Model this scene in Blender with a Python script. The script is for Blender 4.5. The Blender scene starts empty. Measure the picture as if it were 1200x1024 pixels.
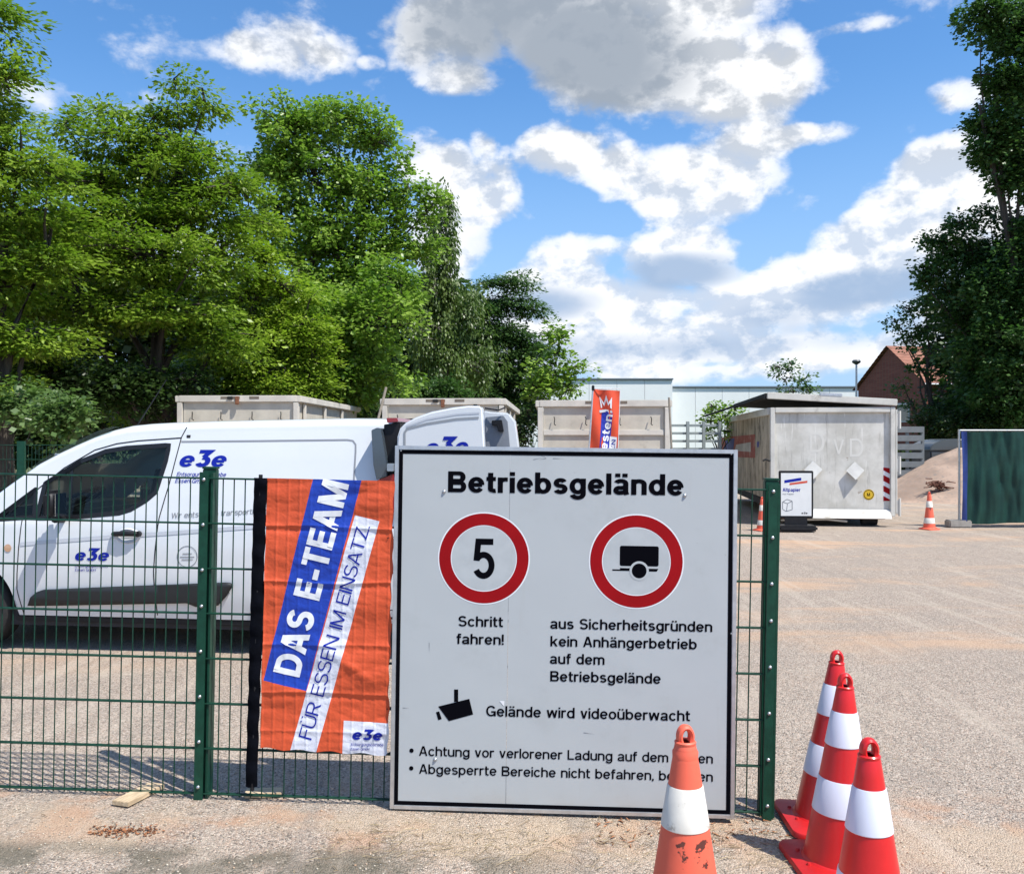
import bpy, bmesh, math, random
import numpy as np
from mathutils import Vector, Matrix, noise
R = math.radians
random.seed(7); rng = np.random.default_rng(7)
sc = bpy.context.scene; col = sc.collection

# ---------------------------------------------------------------- camera, sun, sky
F, EYE, YH = 1050.0, 1.62, 518.0           # focal length in photo pixels, eye height, horizon row
cam = bpy.data.objects.new('camera', bpy.data.cameras.new('camera')); col.objects.link(cam)
cam.location = (0, 0, EYE); cam.rotation_euler = (R(90), 0, 0)
cam.data.sensor_width = 36; cam.data.lens = 36*F/1200; cam.data.shift_y = (YH-512)/1200
cam.data.clip_start = .05; cam.data.clip_end = 3000; sc.camera = cam

SUN = Vector((.69, -.50, 1.42)).normalized()
sl = bpy.data.lights.new('sun', 'SUN'); sl.energy = 4.9; sl.angle = R(.53); sl.color = (1, .955, .88)
so = bpy.data.objects.new('sun', sl); col.objects.link(so)
so.rotation_euler = SUN.to_track_quat('Z', 'Y').to_euler(); so.location = (10, -8, 20)

vs = sc.view_settings
sc.display_settings.display_device = 'sRGB'
vs.view_transform = 'Standard'; vs.look = 'None'; vs.gamma = 1; vs.use_curve_mapping = False
vs.exposure = 0.44
sc.render.engine = 'CYCLES'
sc.cycles.max_bounces = 8; sc.cycles.transparent_max_bounces = 12; sc.cycles.caustics_reflective = False
sc.cycles.use_denoising = True

class E:                                    # small expression builder over math nodes
    nt = None
    def __init__(s, sock): s.s = sock
    @staticmethod
    def m(op, *a, clamp=False):
        n = E.nt.nodes.new('ShaderNodeMath'); n.operation = op; n.use_clamp = clamp
        for i, v in enumerate(a):
            if isinstance(v, E): E.nt.links.new(v.s, n.inputs[i])
            else: n.inputs[i].default_value = float(v)
        return E(n.outputs[0])
    def __add__(s, o): return E.m('ADD', s, o)
    __radd__ = __add__
    def __sub__(s, o): return E.m('SUBTRACT', s, o)
    def __rsub__(s, o): return E.m('SUBTRACT', o, s)
    def __mul__(s, o): return E.m('MULTIPLY', s, o)
    __rmul__ = __mul__
    def __truediv__(s, o): return E.m('DIVIDE', s, o)
    def cl(s): return E.m('ADD', s, 0, clamp=True)
def smooth(x, a, b):
    n = E.nt.nodes.new('ShaderNodeMapRange'); n.interpolation_type = 'SMOOTHSTEP'
    E.nt.links.new(x.s, n.inputs['Value']); n.inputs['From Min'].default_value = a; n.inputs['From Max'].default_value = b
    return E(n.outputs['Result'])
def nnoise(vec, scale, detail=4, rough=.55, dist=0, out=0):
    n = E.nt.nodes.new('ShaderNodeTexNoise'); n.inputs['Scale'].default_value = scale
    n.inputs['Detail'].default_value = detail; n.inputs['Roughness'].default_value = rough; n.inputs['Distortion'].default_value = dist
    if vec is not None: E.nt.links.new(vec, n.inputs['Vector'])
    return E(n.outputs[out])
def mixc(f, a, b):
    n = E.nt.nodes.new('ShaderNodeMix'); n.data_type = 'RGBA'
    for k, v in (('Factor', f), ):
        if isinstance(v, E): E.nt.links.new(v.s, n.inputs[0])
        else: n.inputs[0].default_value = v
    for i, v in ((6, a), (7, b)):
        if isinstance(v, E): E.nt.links.new(v.s, n.inputs[i])
        elif hasattr(v, 'is_output'): E.nt.links.new(v, n.inputs[i])
        else: n.inputs[i].default_value = (*v, 1) if len(v) == 3 else v
    return E(n.outputs[2])

def build_world():
    w = bpy.data.worlds.new('World'); sc.world = w; w.use_nodes = True
    nt = w.node_tree; nt.nodes.clear(); E.nt = nt
    out = nt.nodes.new('ShaderNodeOutputWorld'); bg = nt.nodes.new('ShaderNodeBackground'); nt.links.new(bg.outputs[0], out.inputs[0])
    bg.inputs[1].default_value = .088
    sky = nt.nodes.new('ShaderNodeTexSky'); sky.sky_type = 'NISHITA'; sky.sun_disc = False
    sky.sun_elevation = math.asin(SUN.z); sky.sun_rotation = math.atan2(SUN.x, SUN.y)
    sky.air_density = 1.0; sky.dust_density = .3; sky.ozone_density = 3.0
    hs = nt.nodes.new('ShaderNodeHueSaturation'); hs.inputs['Saturation'].default_value = 1.12; hs.inputs['Value'].default_value = 1.12
    nt.links.new(sky.outputs[0], hs.inputs['Color'])
    tc = nt.nodes.new('ShaderNodeTexCoord'); d = tc.outputs['Generated']
    sp = nt.nodes.new('ShaderNodeSeparateXYZ'); nt.links.new(d, sp.inputs[0])
    x, y, z = (E(sp.outputs[i]) for i in range(3))
    az = E.m('ARCTAN2', x, y); el = E.m('ARCSINE', z)
    # noise domain: directions, heights stretched so clouds lie flatter
    mp = nt.nodes.new('ShaderNodeMapping'); mp.inputs['Scale'].default_value = (1, 1, 1.5); nt.links.new(d, mp.inputs[0])
    mo = nt.nodes.new('ShaderNodeMapping'); mo.inputs['Scale'].default_value = (1, 1, 1.5); mo.inputs['Location'].default_value = (.010, 0, .028); nt.links.new(d, mo.inputs[0])
    n1 = nnoise(mp.outputs[0], 9.5, 8, .55, .25); n2 = nnoise(mo.outputs[0], 9.5, 8, .55, .25)
    nbig = nnoise(mp.outputs[0], 3.1, 4, .5)
    nfine = nnoise(mp.outputs[0], 34, 5, .6); nfine2 = nnoise(mo.outputs[0], 34, 5, .6)
    def pa(px, py):
        X, Z = (px-600)/F, (YH-py)/F
        return math.atan2(X, 1), math.atan2(Z, math.sqrt(1+X*X))
    def blobs(L):
        tot = None
        for px, py, rx, ry, wt in L:
            a, e = pa(px, py); da = (az-a)/(rx/F); de = (el-e)/(ry/F)
            v = E.m('MAXIMUM', 1-(da*da+de*de), 0)*wt
            tot = v if tot is None else tot+v
        return tot
    body = blobs([(600, -10, 150, 75, 1.5), (730, 10, 150, 95, 1.6), (700, 80, 90, 60, 1.2), (800, 105, 90, 55, 1.3), (885, 85, 75, 62, 1.3), (520, 50, 60, 60, .9), (540, 100, 60, 26, .8), (890, -8, 90, 28, .8),
                  (505, 190, 50, 42, 1.2), (560, 215, 60, 60, 1.2), (530, 270, 60, 60, 1.0), (568, 162, 20, 24, .62), (650, 175, 52, 34, 1.1), (700, 185, 50, 40, .9), (600, 240, 60, 30, .6),
                  (760, 210, 80, 46, 1.3), (850, 200, 90, 50, 1.3), (810, 250, 90, 36, 1.1), (960, 158, 70, 16, .9), (810, 300, 80, 34, 1.5), (933, 238, 36, 22, .65), (900, 160, 60, 24, .7),
                  (1110, 205, 60, 46, 1.4), (1050, 255, 60, 36, 1.2), (1000, 280, 55, 32, 1.2), (1030, 320, 90, 44, 1.4), (1150, 260, 80, 70, 1.3), (1120, 112, 44, 20, .85),
                  (1010, 32, 60, 9, .5), (1080, 215, 80, 50, .6), (980, 330, 80, 40, .5), (335, 60, 70, 38, .88), (275, 58, 36, 22, .5), (400, 65, 44, 22, .5), (435, 75, 18, 10, .6), (120, 330, 200, 90, 1.0),
                  (690, 290, 80, 24, 1.0), (640, 340, 90, 50, 1.3), (720, 350, 90, 46, 1.2), (860, 350, 70, 36, 1.1), (920, 320, 50, 30, .9), (600, 385, 100, 40, 1.2), (820, 395, 90, 30, 1.1), (940, 370, 100, 34, 1.1), (720, 410, 160, 26, 1.2), (980, 410, 150, 22, 1.0),
                  (1170, 400, 120, 60, .9), (800, 430, 430, 26, 1.0), (470, 30, 50, 50, .9), (760, 380, 240, 50, .45), (1060, 380, 60, 50, .7), (500, 340, 60, 60, .7), (660, 300, 60, 40, .5)])
    holes = blobs([(590, 135, 60, 16, .6), (655, 235, 55, 22, .5), (725, 255, 34, 22, .6), (880, 300, 22, 20, .3), (905, 385, 50, 12, .5), (830, 425, 60, 6, .3)])
    grey = blobs([(600, 20, 200, 80, 1.4), (720, 80, 120, 70, 1.3), (800, 318, 80, 26, 1.5), (630, 355, 90, 26, 1.2), (1010, 340, 80, 26, 1.5), (1130, 330, 90, 34, .8),
                  (700, 408, 170, 22, .75), (580, 290, 50, 40, .3), (850, 408, 90, 22, .7), (920, 372, 80, 22, .7), (990, 395, 90, 22, .6)])
    # elsewhere the same broken cumulus goes on
    aaz = E.m('ABSOLUTE', az)
    outside = E.m('MAXIMUM', smooth(aaz, .56, .70), smooth(el, .47, .6))
    dens = body*.85-holes + (n1-.5)*2.6 + (nfine-.5)*.8 - .245
    dens = dens + outside*(smooth(nbig, .52, .68)*1.1)
    cov = smooth(dens, -.06, .46)
    cov = cov*smooth(el, -.02, .015)
    greyall = grey + outside*smooth(nbig, .58, .72)*.7
    greyall = (greyall + (n1-.5)*1.6*smooth(greyall, .0, .9) + (nfine-.5)*.35*smooth(greyall, .0, .5))
    lit = ((n1-n2)*8.5 + (nfine-nfine2)*3.6 + .60 + smooth(dens, .9, .05)*.3).cl()
    shade = (lit*.60+.36) * (1-smooth(greyall*(1.16-lit*.28), -.1, 1.35)*.92)
    thick = smooth(dens, .0, .9)
    lowc = mixc(smooth(el, .22, .36), (3.3, 4.5, 6.4), (2.9, 3.4, 4.1))
    ccol = mixc(shade.cl(), lowc, (9.2, 9.3, 9.5))
    tint = nt.nodes.new('ShaderNodeMix'); tint.data_type = 'RGBA'; tint.blend_type = 'MULTIPLY'; tint.inputs[0].default_value = 1
    nt.links.new(hs.outputs[0], tint.inputs[6]); tint.inputs[7].default_value = (1.08, 1.36, 1.52, 1)
    hazy = mixc(smooth(el, .40, .03)*.82, tint.outputs[2], (3.6, 5.3, 8.0))
    final = mixc(cov*(thick*.35+.65), hazy, ccol)
    gr = mixc(smooth(el, -.005, -.03), final, (2.2, 2.1, 1.9))
    nt.links.new(gr.s, bg.inputs[0])
    w.cycles.sampling_method = 'MANUAL'; w.cycles.sample_map_resolution = 512
build_world()

# ---------------------------------------------------------------- helpers
def W(px, py, Y): return Vector(((px-600)*Y/F, Y, EYE-(py-YH)*Y/F))
def smst(a, b, x):
    t = min(1, max(0, (x-a)/(b-a))); return t*t*(3-2*t)
def gz(x, y):
    f = 1-smst(4.6, 6.4, y)
    xx = max(-3.2, min(2.2, x))
    z = (.0065-.0229*xx)*f
    z += .012*noise.noise(Vector((x*.35, y*.35, 3))) * (1 if y > 5 else .35)
    return z
def tag(o, label=None, cat=None, group=None, kind=None):
    if label: o['label'] = label
    if cat: o['category'] = cat
    if group: o['group'] = group
    if kind: o['kind'] = kind
    return o
def empty(name, loc=(0, 0, 0), rz=0, mat=None):
    o = bpy.data.objects.new(name, None); col.objects.link(o); o.empty_display_size = .1
    if mat is not None: o.matrix_world = mat
    else: o.location = loc; o.rotation_euler = (0, 0, rz)
    return o
def link(name, me, m, parent=None, smooth_=False):
    if m is not None:
        me.materials.clear()
        for q in (m if isinstance(m, (list, tuple)) else [m]): me.materials.append(q)
    if smooth_:
        me.polygons.foreach_set('use_smooth', [True]*len(me.polygons))
    o = bpy.data.objects.new(name, me); col.objects.link(o)
    if parent is not None: o.parent = parent
    return o
def copy_tree(o, parent=None):
    c = o.copy(); col.objects.link(c); c.parent = parent
    for ch in o.children: copy_tree(ch, c)
    return c
class MB:
    def __init__(s): s.v = []; s.f = []; s.mi = []
    def add(s, vs, fs, mi=0):
        b = len(s.v); s.v += [tuple(v) for v in vs]; s.f += [tuple(i+b for i in f) for f in fs]; s.mi += [mi]*len(fs); return s
    def box(s, c, d, M=None, mi=0):
        x, y, z = (q/2 for q in d); P = [Vector((c[0]+i*x, c[1]+j*y, c[2]+k*z)) for i in (-1, 1) for j in (-1, 1) for k in (-1, 1)]
        if M is not None: P = [M @ p for p in P]
        return s.add(P, [(0, 1, 3, 2), (4, 6, 7, 5), (0, 4, 5, 1), (2, 3, 7, 6), (0, 2, 6, 4), (1, 5, 7, 3)], mi)
    def tube(s, pts, r, n=8, cap=True, mi=0):
        pts = [Vector(p) for p in pts]; rs = r if isinstance(r, (list, tuple)) else [r]*len(pts)
        vs = []; up0 = Vector((0, 0, 1))
        for i, p in enumerate(pts):
            t = (pts[min(i+1, len(pts)-1)]-pts[max(i-1, 0)]).normalized()
            a = t.cross(up0 if abs(t.z) < .95 else Vector((1, 0, 0))).normalized(); b = t.cross(a)
            vs += [p+(a*math.cos(2*math.pi*k/n)+b*math.sin(2*math.pi*k/n))*rs[i] for k in range(n)]
        fs = [(i*n+k, i*n+(k+1) % n, (i+1)*n+(k+1) % n, (i+1)*n+k) for i in range(len(pts)-1) for k in range(n)]
        if cap: fs += [tuple(range(n-1, -1, -1)), tuple((len(pts)-1)*n+k for k in range(n))]
        return s.add(vs, fs, mi)
    def lathe(s, prof, n=24, c=(0, 0, 0), mi=0):
        vs = [(c[0]+r*math.cos(2*math.pi*k/n), c[1]+r*math.sin(2*math.pi*k/n), c[2]+z) for r, z in prof for k in range(n)]
        fs = [(i*n+k, i*n+(k+1) % n, (i+1)*n+(k+1) % n, (i+1)*n+k) for i in range(len(prof)-1) for k in range(n)]
        return s.add(vs, fs, mi)
    def prism(s, poly, h0, h1, fn=None, mi=0):        # poly in (a,b), extruded h0..h1, fn maps (a,b,h) to a point
        fn = fn or (lambda a, b, h: (a, b, h)); n = len(poly)
        vs = [fn(a, b, h0) for a, b in poly]+[fn(a, b, h1) for a, b in poly]
        return s.add(vs, [tuple(range(n-1, -1, -1)), tuple(range(n, 2*n))]+[(i, (i+1) % n, n+(i+1) % n, n+i) for i in range(n)], mi)
    def mesh(s, name):
        me = bpy.data.meshes.new(name); me.from_pydata(s.v, [], s.f)
        if any(s.mi): me.polygons.foreach_set('material_index', s.mi)
        return me
    def build(s, name, m, parent=None, sm=False, bevel=0, seg=2, fix=False, angle=40):
        me = s.mesh(name)
        if fix or bevel:
            b = bmesh.new(); b.from_mesh(me)
            bmesh.ops.recalc_face_normals(b, faces=b.faces)
            if bevel:
                es = [e for e in b.edges if len(e.link_faces) == 2 and e.calc_face_angle(0) > .6]
                bmesh.ops.bevel(b, geom=es, offset=bevel, segments=seg, affect='EDGES', clamp_overlap=True)
            b.to_mesh(me); b.free()
        o = link(name, me, m, parent, sm or bevel > 0)
        if sm or bevel: me.set_sharp_from_angle(angle=R(angle))
        return o

def mat(name, color, rough=.6, metal=0, var=0, vscale=8, bump=0, bscale=60, coat=0, spec=.5, dirt=None, dscale=3, dthr=(.5, .7), ior=None, stretch=None, rvar=0):
    m = bpy.data.materials.new(name); m.use_nodes = True; nt = m.node_tree; E.nt = nt
    b = nt.nodes['Principled BSDF']; b.inputs['Roughness'].default_value = rough; b.inputs['Metallic'].default_value = metal
    b.inputs['Coat Weight'].default_value = coat; b.inputs['Coat Roughness'].default_value = .06; b.inputs['Specular IOR Level'].default_value = spec
    tc = nt.nodes.new('ShaderNodeTexCoord'); v = tc.outputs['Object']
    if stretch:
        mp = nt.nodes.new('ShaderNodeMapping'); mp.inputs['Scale'].default_value = stretch; nt.links.new(v, mp.inputs[0]); v = mp.outputs[0]
    c = None
    if var:
        n = nnoise(v, vscale, 5, .6)
        c = mixc(smooth(n, .3, .7), tuple(q*(1-var) for q in color), tuple(min(1, q*(1+var)) for q in color))
    if dirt:
        n = nnoise(v, dscale, 8, .68); f = smooth(n, *dthr)
        c = mixc(f, c if c else color, dirt)
    if rvar:
        n = nnoise(v, vscale*1.7, 4, .6); nt.links.new((n*rvar+(rough-rvar/2)).s, b.inputs['Roughness'])
    if c: nt.links.new(c.s, b.inputs['Base Color'])
    else: b.inputs['Base Color'].default_value = (*color, 1)
    if bump:
        n = nnoise(v, bscale, 5, .6); bn = nt.nodes.new('ShaderNodeBump'); bn.inputs['Strength'].default_value = bump; bn.inputs['Distance'].default_value = .01
        nt.links.new(n.s, bn.inputs['Height']); nt.links.new(bn.outputs[0], b.inputs['Normal'])
    return m

# ---- lettering drawn from strokes (flat print)
XH, DS = .735, -.27
def glyph(ch, w):
    h = w/2; out = []
    def S(*pts):                                   # stroke with butt ends, mitred
        pts = [Vector(p) for p in pts]; L = []; Rr = []
        for i, p in enumerate(pts):
            d0 = (p-pts[i-1]).normalized() if i else None; d1 = (pts[i+1]-p).normalized() if i < len(pts)-1 else None
            d0 = d0 or d1; d1 = d1 or d0
            n = Vector((-(d0+d1).y, (d0+d1).x)).normalized(); k = h/max(.4, n.dot(Vector((-d1.y, d1.x))))
            L.append(p+n*k); Rr.append(p-n*k)
        out.append((L, Rr))
    def D(xb, yb, xt, yt):                         # diagonal cut level at both ends
        ln = math.hypot(xt-xb, yt-yb); wx = w*ln/abs(yt-yb)/2
        out.append(([Vector((xb-wx, yb)), Vector((xt-wx, yt))], [Vector((xb+wx, yb)), Vector((xt+wx, yt))]))
    def A(x0, x1, y0, y1, a0, a1, n=16, e=2.06):   # arc of a superellipse inside an outline box
        cx, cy, rx, ry = (x0+x1)/2, (y0+y1)/2, (x1-x0)/2-h, (y1-y0)/2-h; P = []
        for i in range(n+1):
            t = R(a0+(a1-a0)*i/n); c, s_ = math.cos(t), math.sin(t)
            P.append((cx+rx*math.copysign(abs(c)**(2/e), c), cy+ry*math.copysign(abs(s_)**(2/e), s_)))
        return P
    def V(x, y0, y1): S((x, y0), (x, y1))
    def Hh(y, x0, x1): S((x0, y), (x1, y))
    X = XH; o = .012; Wd = .5
    base = {'ä': 'a', 'ü': 'u', 'ö': 'o', 'Ü': 'U'}.get(ch, ch)
    if base == ' ': return .30, []
    if base in 'oecbdpqg':
        Wd = .60 if base != 'c' else .56
        if base == 'o': S(*A(0, Wd, -o, X+o, 0, 360, 26))
        if base == 'e': S(*A(0, Wd, -o, X+o, 0, 325, 24)); Hh(X*.5, h, Wd-h*.9)
        if base == 'c': S(*A(0, Wd+.03, -o, X+o, 38, 322, 22))
        if base in 'bp': S(*A(0, Wd, -o, X+o, -180, 180, 26)); V(h, DS if base == 'p' else 0, 1 if base == 'b' else X)
        if base in 'dqg': S(*A(0, Wd, -o, X+o, 0, 360, 26))
        if base == 'd': V(Wd-h, 0, 1)
        if base == 'q': V(Wd-h, DS, X)
        if base == 'g': V(Wd-h, -.02, X); S(*A(0, Wd, DS, .30, 5, -165, 16))
    elif base == 'a':
        Wd = .58; S(*A(.01, Wd-.03, X-.44, X+o, 165, 0, 14), (Wd-.03-h, .12), (Wd-h+.01, 0))
        S(*([(Wd-.03-h, .42-h+.03)]+[(Wd*.5, .42-h-.005)]+A(0, .44, -o, .42, 100, 280, 14)+[(Wd*.62, .05+h*.55), (Wd-.03-h, .16)]))
    elif base == 's':
        Wd = .53; m = X/2
        m += .01; S(*(A(.015, Wd-.015, m-h, X+o, 22, 262, 18, 2.1)+A(0, Wd, -o, m+h, 82, -158, 18, 2.1)))
    elif base == 'S':
        Wd = .66; m = .5
        m += .02; S(*(A(.02, Wd-.02, m-h, 1+o, 20, 262, 20, 2.1)+A(0, Wd, -o, m+h, 82, -160, 20, 2.1)))
    elif base in 'nhmru':
        if base == 'r':
            Wd = .37; V(h, 0, X); S(*(A(0, Wd+.20, X-.5, X+.005, 165, 92, 10)+[(Wd, X-h+.005)]))
        elif base == 'm':
            Wd = .88; V(h, 0, X); q = (Wd+w)/2
            S(*(A(0, q, X-.5, X+o, 180, 0, 16)[1:]+[(q-h, 0)])); S(*(A(q-w, Wd, X-.5, X+o, 180, 0, 16)[1:]+[(Wd-h, 0)]))
        elif base == 'u':
            Wd = .57; V(Wd-h, 0, X); S(*([(h, X)]+A(0, Wd, -o, .5, 180, 360, 16)))
        else:
            Wd = .57; V(h, 0, 1 if base == 'h' else X); S(*(A(0, Wd, X-.5, X+o, 180, 0, 16)+[(Wd-h, 0)]))
    elif base == 't':
        Wd = .35; S((.06+h, .95), (.06+h, .17), (.07+h+.02, h+.03), (.12+w, h-.005), (Wd, h)); Hh(X-h*.8, 0, Wd)
    elif base == 'f':
        Wd = .35; S((.07+h, 0), (.07+h, .80), (.10+h, .95-h*.3), (.18+h, 1-h), (Wd+.01, 1-h)); Hh(X-h*.8, 0, Wd)
    elif base in 'il':
        Wd = w; V(h, 0, X if base == 'i' else 1)
        if base == 'i': V(h, 1-w*.95, 1)
    elif base == 'k': Wd = .58; V(h, 0, 1); D(h+.06, .28, Wd-h*1.2, X); D(Wd-h*1.15, 0, w+.08, .46)
    elif base == 'v': Wd = .56; D(Wd/2-.01, 0, h*1.1, X); D(Wd/2+.01, 0, Wd-h*1.1, X)
    elif base == 'w':
        Wd = .84; q = Wd/4
        D(q, 0, h, X); D(q, 0, Wd/2, X); D(3*q, 0, Wd/2, X); D(3*q, 0, Wd-h, X)
    elif base == 'y': Wd = .56; D(Wd/2, 0, h*1.1, X); D(Wd/2-.12, DS, Wd-h*1.1, X)
    elif base == 'z': Wd = .5; Hh(X-h, 0, Wd); Hh(h, 0, Wd); D(h*1.5, h, Wd-h*1.5, X-h)
    elif base == 'A': Wd = .74; D(h*1.1, 0, Wd/2-.02, 1); D(Wd-h*1.1, 0, Wd/2+.02, 1); Hh(.30, .17, Wd-.17)
    elif base == 'B':
        Wd = .68; V(h, 0, 1)
        for (a, b, xr) in ((0, .53+h*.2, Wd), (.53-h*.8, 1, Wd-.03)):
            S(*([(h, b-h)]+A(xr-.46, xr, a, b, 90, -90, 12)+[(h, a+h)]))
    elif base == 'D': Wd = .72; V(h, 0, 1); S(*([(h, 1-h)]+A(Wd-.74, Wd, 0, 1, 78, -78, 16)+[(h, h)]))
    elif base in 'EF':
        Wd = .60 if base == 'E' else .57; V(h, 0, 1); Hh(1-h, h, Wd); Hh(.52, h, Wd-.04)
        if base == 'E': Hh(h, h, Wd)
    elif base == 'G': Wd = .76; S(*A(0, Wd+.02, -o, 1+o, 36, 330, 24)); S((Wd*.52, .42), (Wd-h, .42), (Wd-h, 0))
    elif base == 'H': Wd = .70; V(h, 0, 1); V(Wd-h, 0, 1); Hh(.52, h, Wd-h)
    elif base == 'I': Wd = w; V(h, 0, 1)
    elif base == 'K': Wd = .7; V(h, 0, 1); D(h+.05, .36, Wd-h*1.3, 1); D(Wd-h*1.2, 0, w+.12, .6)
    elif base == 'L': Wd = .56; V(h, 0, 1); Hh(h, h, Wd)
    elif base == 'M': Wd = .84; V(h, 0, 1); V(Wd-h, 0, 1); D(Wd/2, 0, h*1.15, 1); D(Wd/2, 0, Wd-h*1.15, 1)
    elif base == 'N': Wd = .71; V(h, 0, 1); V(Wd-h, 0, 1); D(Wd-h*1.3, 0, h*1.3, 1)
    elif base in 'PR':
        Wd = .66; V(h, 0, 1); S(*([(h, 1-h)]+A(Wd-.52, Wd, .42, 1, 90, -90, 12)+[(h, .42+h)]))
        if base == 'R': D(Wd-h, 0, Wd*.55, .45)
    elif base == 'T': Wd = .62; V(Wd/2, 0, 1); Hh(1-h, 0, Wd)
    elif base == 'U': Wd = .70; S(*([(h, 1)]+A(0, Wd, -o, .64, 180, 360, 18)+[(Wd-h, 1)]))
    elif base == 'V': Wd = .7; D(Wd/2, 0, h, 1); D(Wd/2, 0, Wd-h, 1)
    elif base == 'W':
        Wd = 1.0; q = Wd/4; D(q, 0, h, 1); D(q, 0, Wd/2, 1); D(3*q, 0, Wd/2, 1); D(3*q, 0, Wd-h, 1)
    elif base == 'Z': Wd = .62; Hh(1-h, 0, Wd); Hh(h, 0, Wd); D(h*1.5, h, Wd-h*1.5, 1-h)
    elif base == '5':
        Wd = .58; S((Wd-.04, 1-h), (h+.07, 1-h), (h+.025, .44)); S(*A(0, Wd, -o, .67, 148, -152, 30, 2.0))
    elif base == '3':
        Wd = .58; S((.02, 1-h), (Wd-h-.02, 1-h), (Wd*.45, .57)); S(*([(Wd*.40, .58-h*.3)]+A(0, Wd, -o, .60+h*.3, 85, -155, 20)))
    elif base == '-': Wd = .36; Hh(.36, 0, Wd)
    elif base == '.': Wd = w; V(h, 0, w)
    elif base == ',': Wd = w; S((h, w), (h, 0), (h*.4, -w*.8))
    elif base == '!': Wd = w; V(h, .28, 1); V(h, 0, w)
    if ch in 'äöü':
        for q in (-1, 1): V(Wd/2+q*(.06+h*.75), 1-w*.9, 1)
    if ch == 'Ü':
        for q in (-1, 1): V(Wd/2+q*(.08+h), 1.07, 1.07+w)
    return Wd, out
def text(mb, s, cap, w, P, width=None, slant=0, gap=.072, sub=.0, mi=0, lift=.00006):
    """strokes of s, cap height cap; P(u, v, k) places a point; k is a tiny lift so strokes never share a plane"""
    gl = [glyph(c, w) for c in s]; adv = sum(g[0] for g in gl)+gap*(len(s)-1)
    k = 1 if width is None else (width/cap)/adv
    x = 0; c = 0
    for (wd, st) in gl:
        for L, Rr in st:
            if sub:
                nl, nr = [L[0]], [Rr[0]]
                for i in range(1, len(L)):
                    m = max(1, int((L[i]-L[i-1]).length*cap/sub))
                    for j in range(1, m+1): nl.append(L[i-1].lerp(L[i], j/m)); nr.append(Rr[i-1].lerp(Rr[i], j/m))
                L, Rr = nl, nr
            c = (c+1) % 7; vs = []
            for a, b in zip(L, Rr):
                for q in (a, b): vs.append(P(((x+q.x)*k+q.y*slant)*cap, q.y*cap, c*lift))
            mb.add(vs, [(2*i, 2*i+1, 2*i+3, 2*i+2) for i in range(len(L)-1)], mi)
        x += wd+gap
    return mb
def words(name, s, cap, w, P, m, parent, width=None, slant=0, gap=.072, sub=0, sm=False):
    gl = [glyph(c, w)[0] for c in s]; adv = sum(gl)+gap*(len(s)-1); k = 1 if width is None else (width/cap)/adv; x = 0; i = 0
    for wd in s.split(' '):
        mb = MB(); x0 = x*k*cap
        wa = sum(glyph(c, w)[0] for c in wd)+gap*(len(wd)-1)
        text(mb, wd, cap, w, lambda u, v, kk: P(u+x0, v, kk), width=wa*k*cap, slant=slant, gap=gap, sub=sub)
        mb.build(name, m, parent, sm, angle=180)
        x += wa+gap*2+glyph(' ', w)[0]
def ring(mb, cx, cy, r0, r1, P, n=56, k=0, a0=0, a1=360, mi=0):
    vs = []
    for i in range(n+1):
        t = R(a0+(a1-a0)*i/n)
        for r in (r0, r1): vs.append(P(cx+r*math.cos(t), cy+r*math.sin(t), k))
    return mb.add(vs, [(2*i, 2*i+1, 2*i+3, 2*i+2) for i in range(n)], mi)
def poly(mb, pts, P, k=0, mi=0): return mb.add([P(a, b, k) for a, b in pts], [tuple(range(len(pts)))], mi)
class Plane:                                       # a local frame: u along, v up, n toward the camera
    def __init__(s, o, eu, ev):
        s.o = Vector(o); s.u = Vector(eu).normalized(); ev = Vector(ev); s.v = (ev-s.u*ev.dot(s.u)).normalized(); s.n = s.u.cross(s.v)
        s.M = Matrix((( s.u.x, s.v.x, s.n.x, s.o.x), (s.u.y, s.v.y, s.n.y, s.o.y), (s.u.z, s.v.z, s.n.z, s.o.z), (0, 0, 0, 1)))
    def px(s, x, y, off=0):                        # where the sight line through a photo pixel meets the plane
        c = Vector((0, 0, EYE)); d = Vector(((x-600)/F, 1, -(y-YH)/F)); o = s.o+s.n*off
        t = (o-c).dot(s.n)/d.dot(s.n); q = c+d*t-o
        return q.dot(s.u), q.dot(s.v)
LOC = lambda u, v, k: (u, v, k)

M = {}
M['gal'] = mat('galvanised metal', (.55, .57, .58), .38, .9, .12, 14, .05)
M['alu'] = mat('aluminium', (.62, .63, .64), .42, .85, .1, 20)
M['green'] = mat('green coated steel', (.006, .052, .030), .45, 0, .18, 25, .05, 90, spec=.3)
M['black'] = mat('black plastic', (.012, .012, .014), .5, 0, .2, 20, .05, spec=.3)
M['rubber'] = mat('rubber', (.018, .018, .018), .8, 0, .2, 30)
M['blue_print'] = mat('blue print', (.006, .018, .30), .5, spec=.2)
M['black_print'] = mat('black print', (.004, .004, .006), .9, spec=0)
M['white_print'] = mat('white print', (.78, .79, .80), .5)
M['red_print'] = mat('red print', (.30, .004, .007), .6, 0, .08, 6, spec=.12)
M['grey_print'] = mat('grey print', (.18, .19, .21), .5)
M['red_glass'] = mat('red lamp lens', (.30, .008, .012), .12, coat=1)

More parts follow.
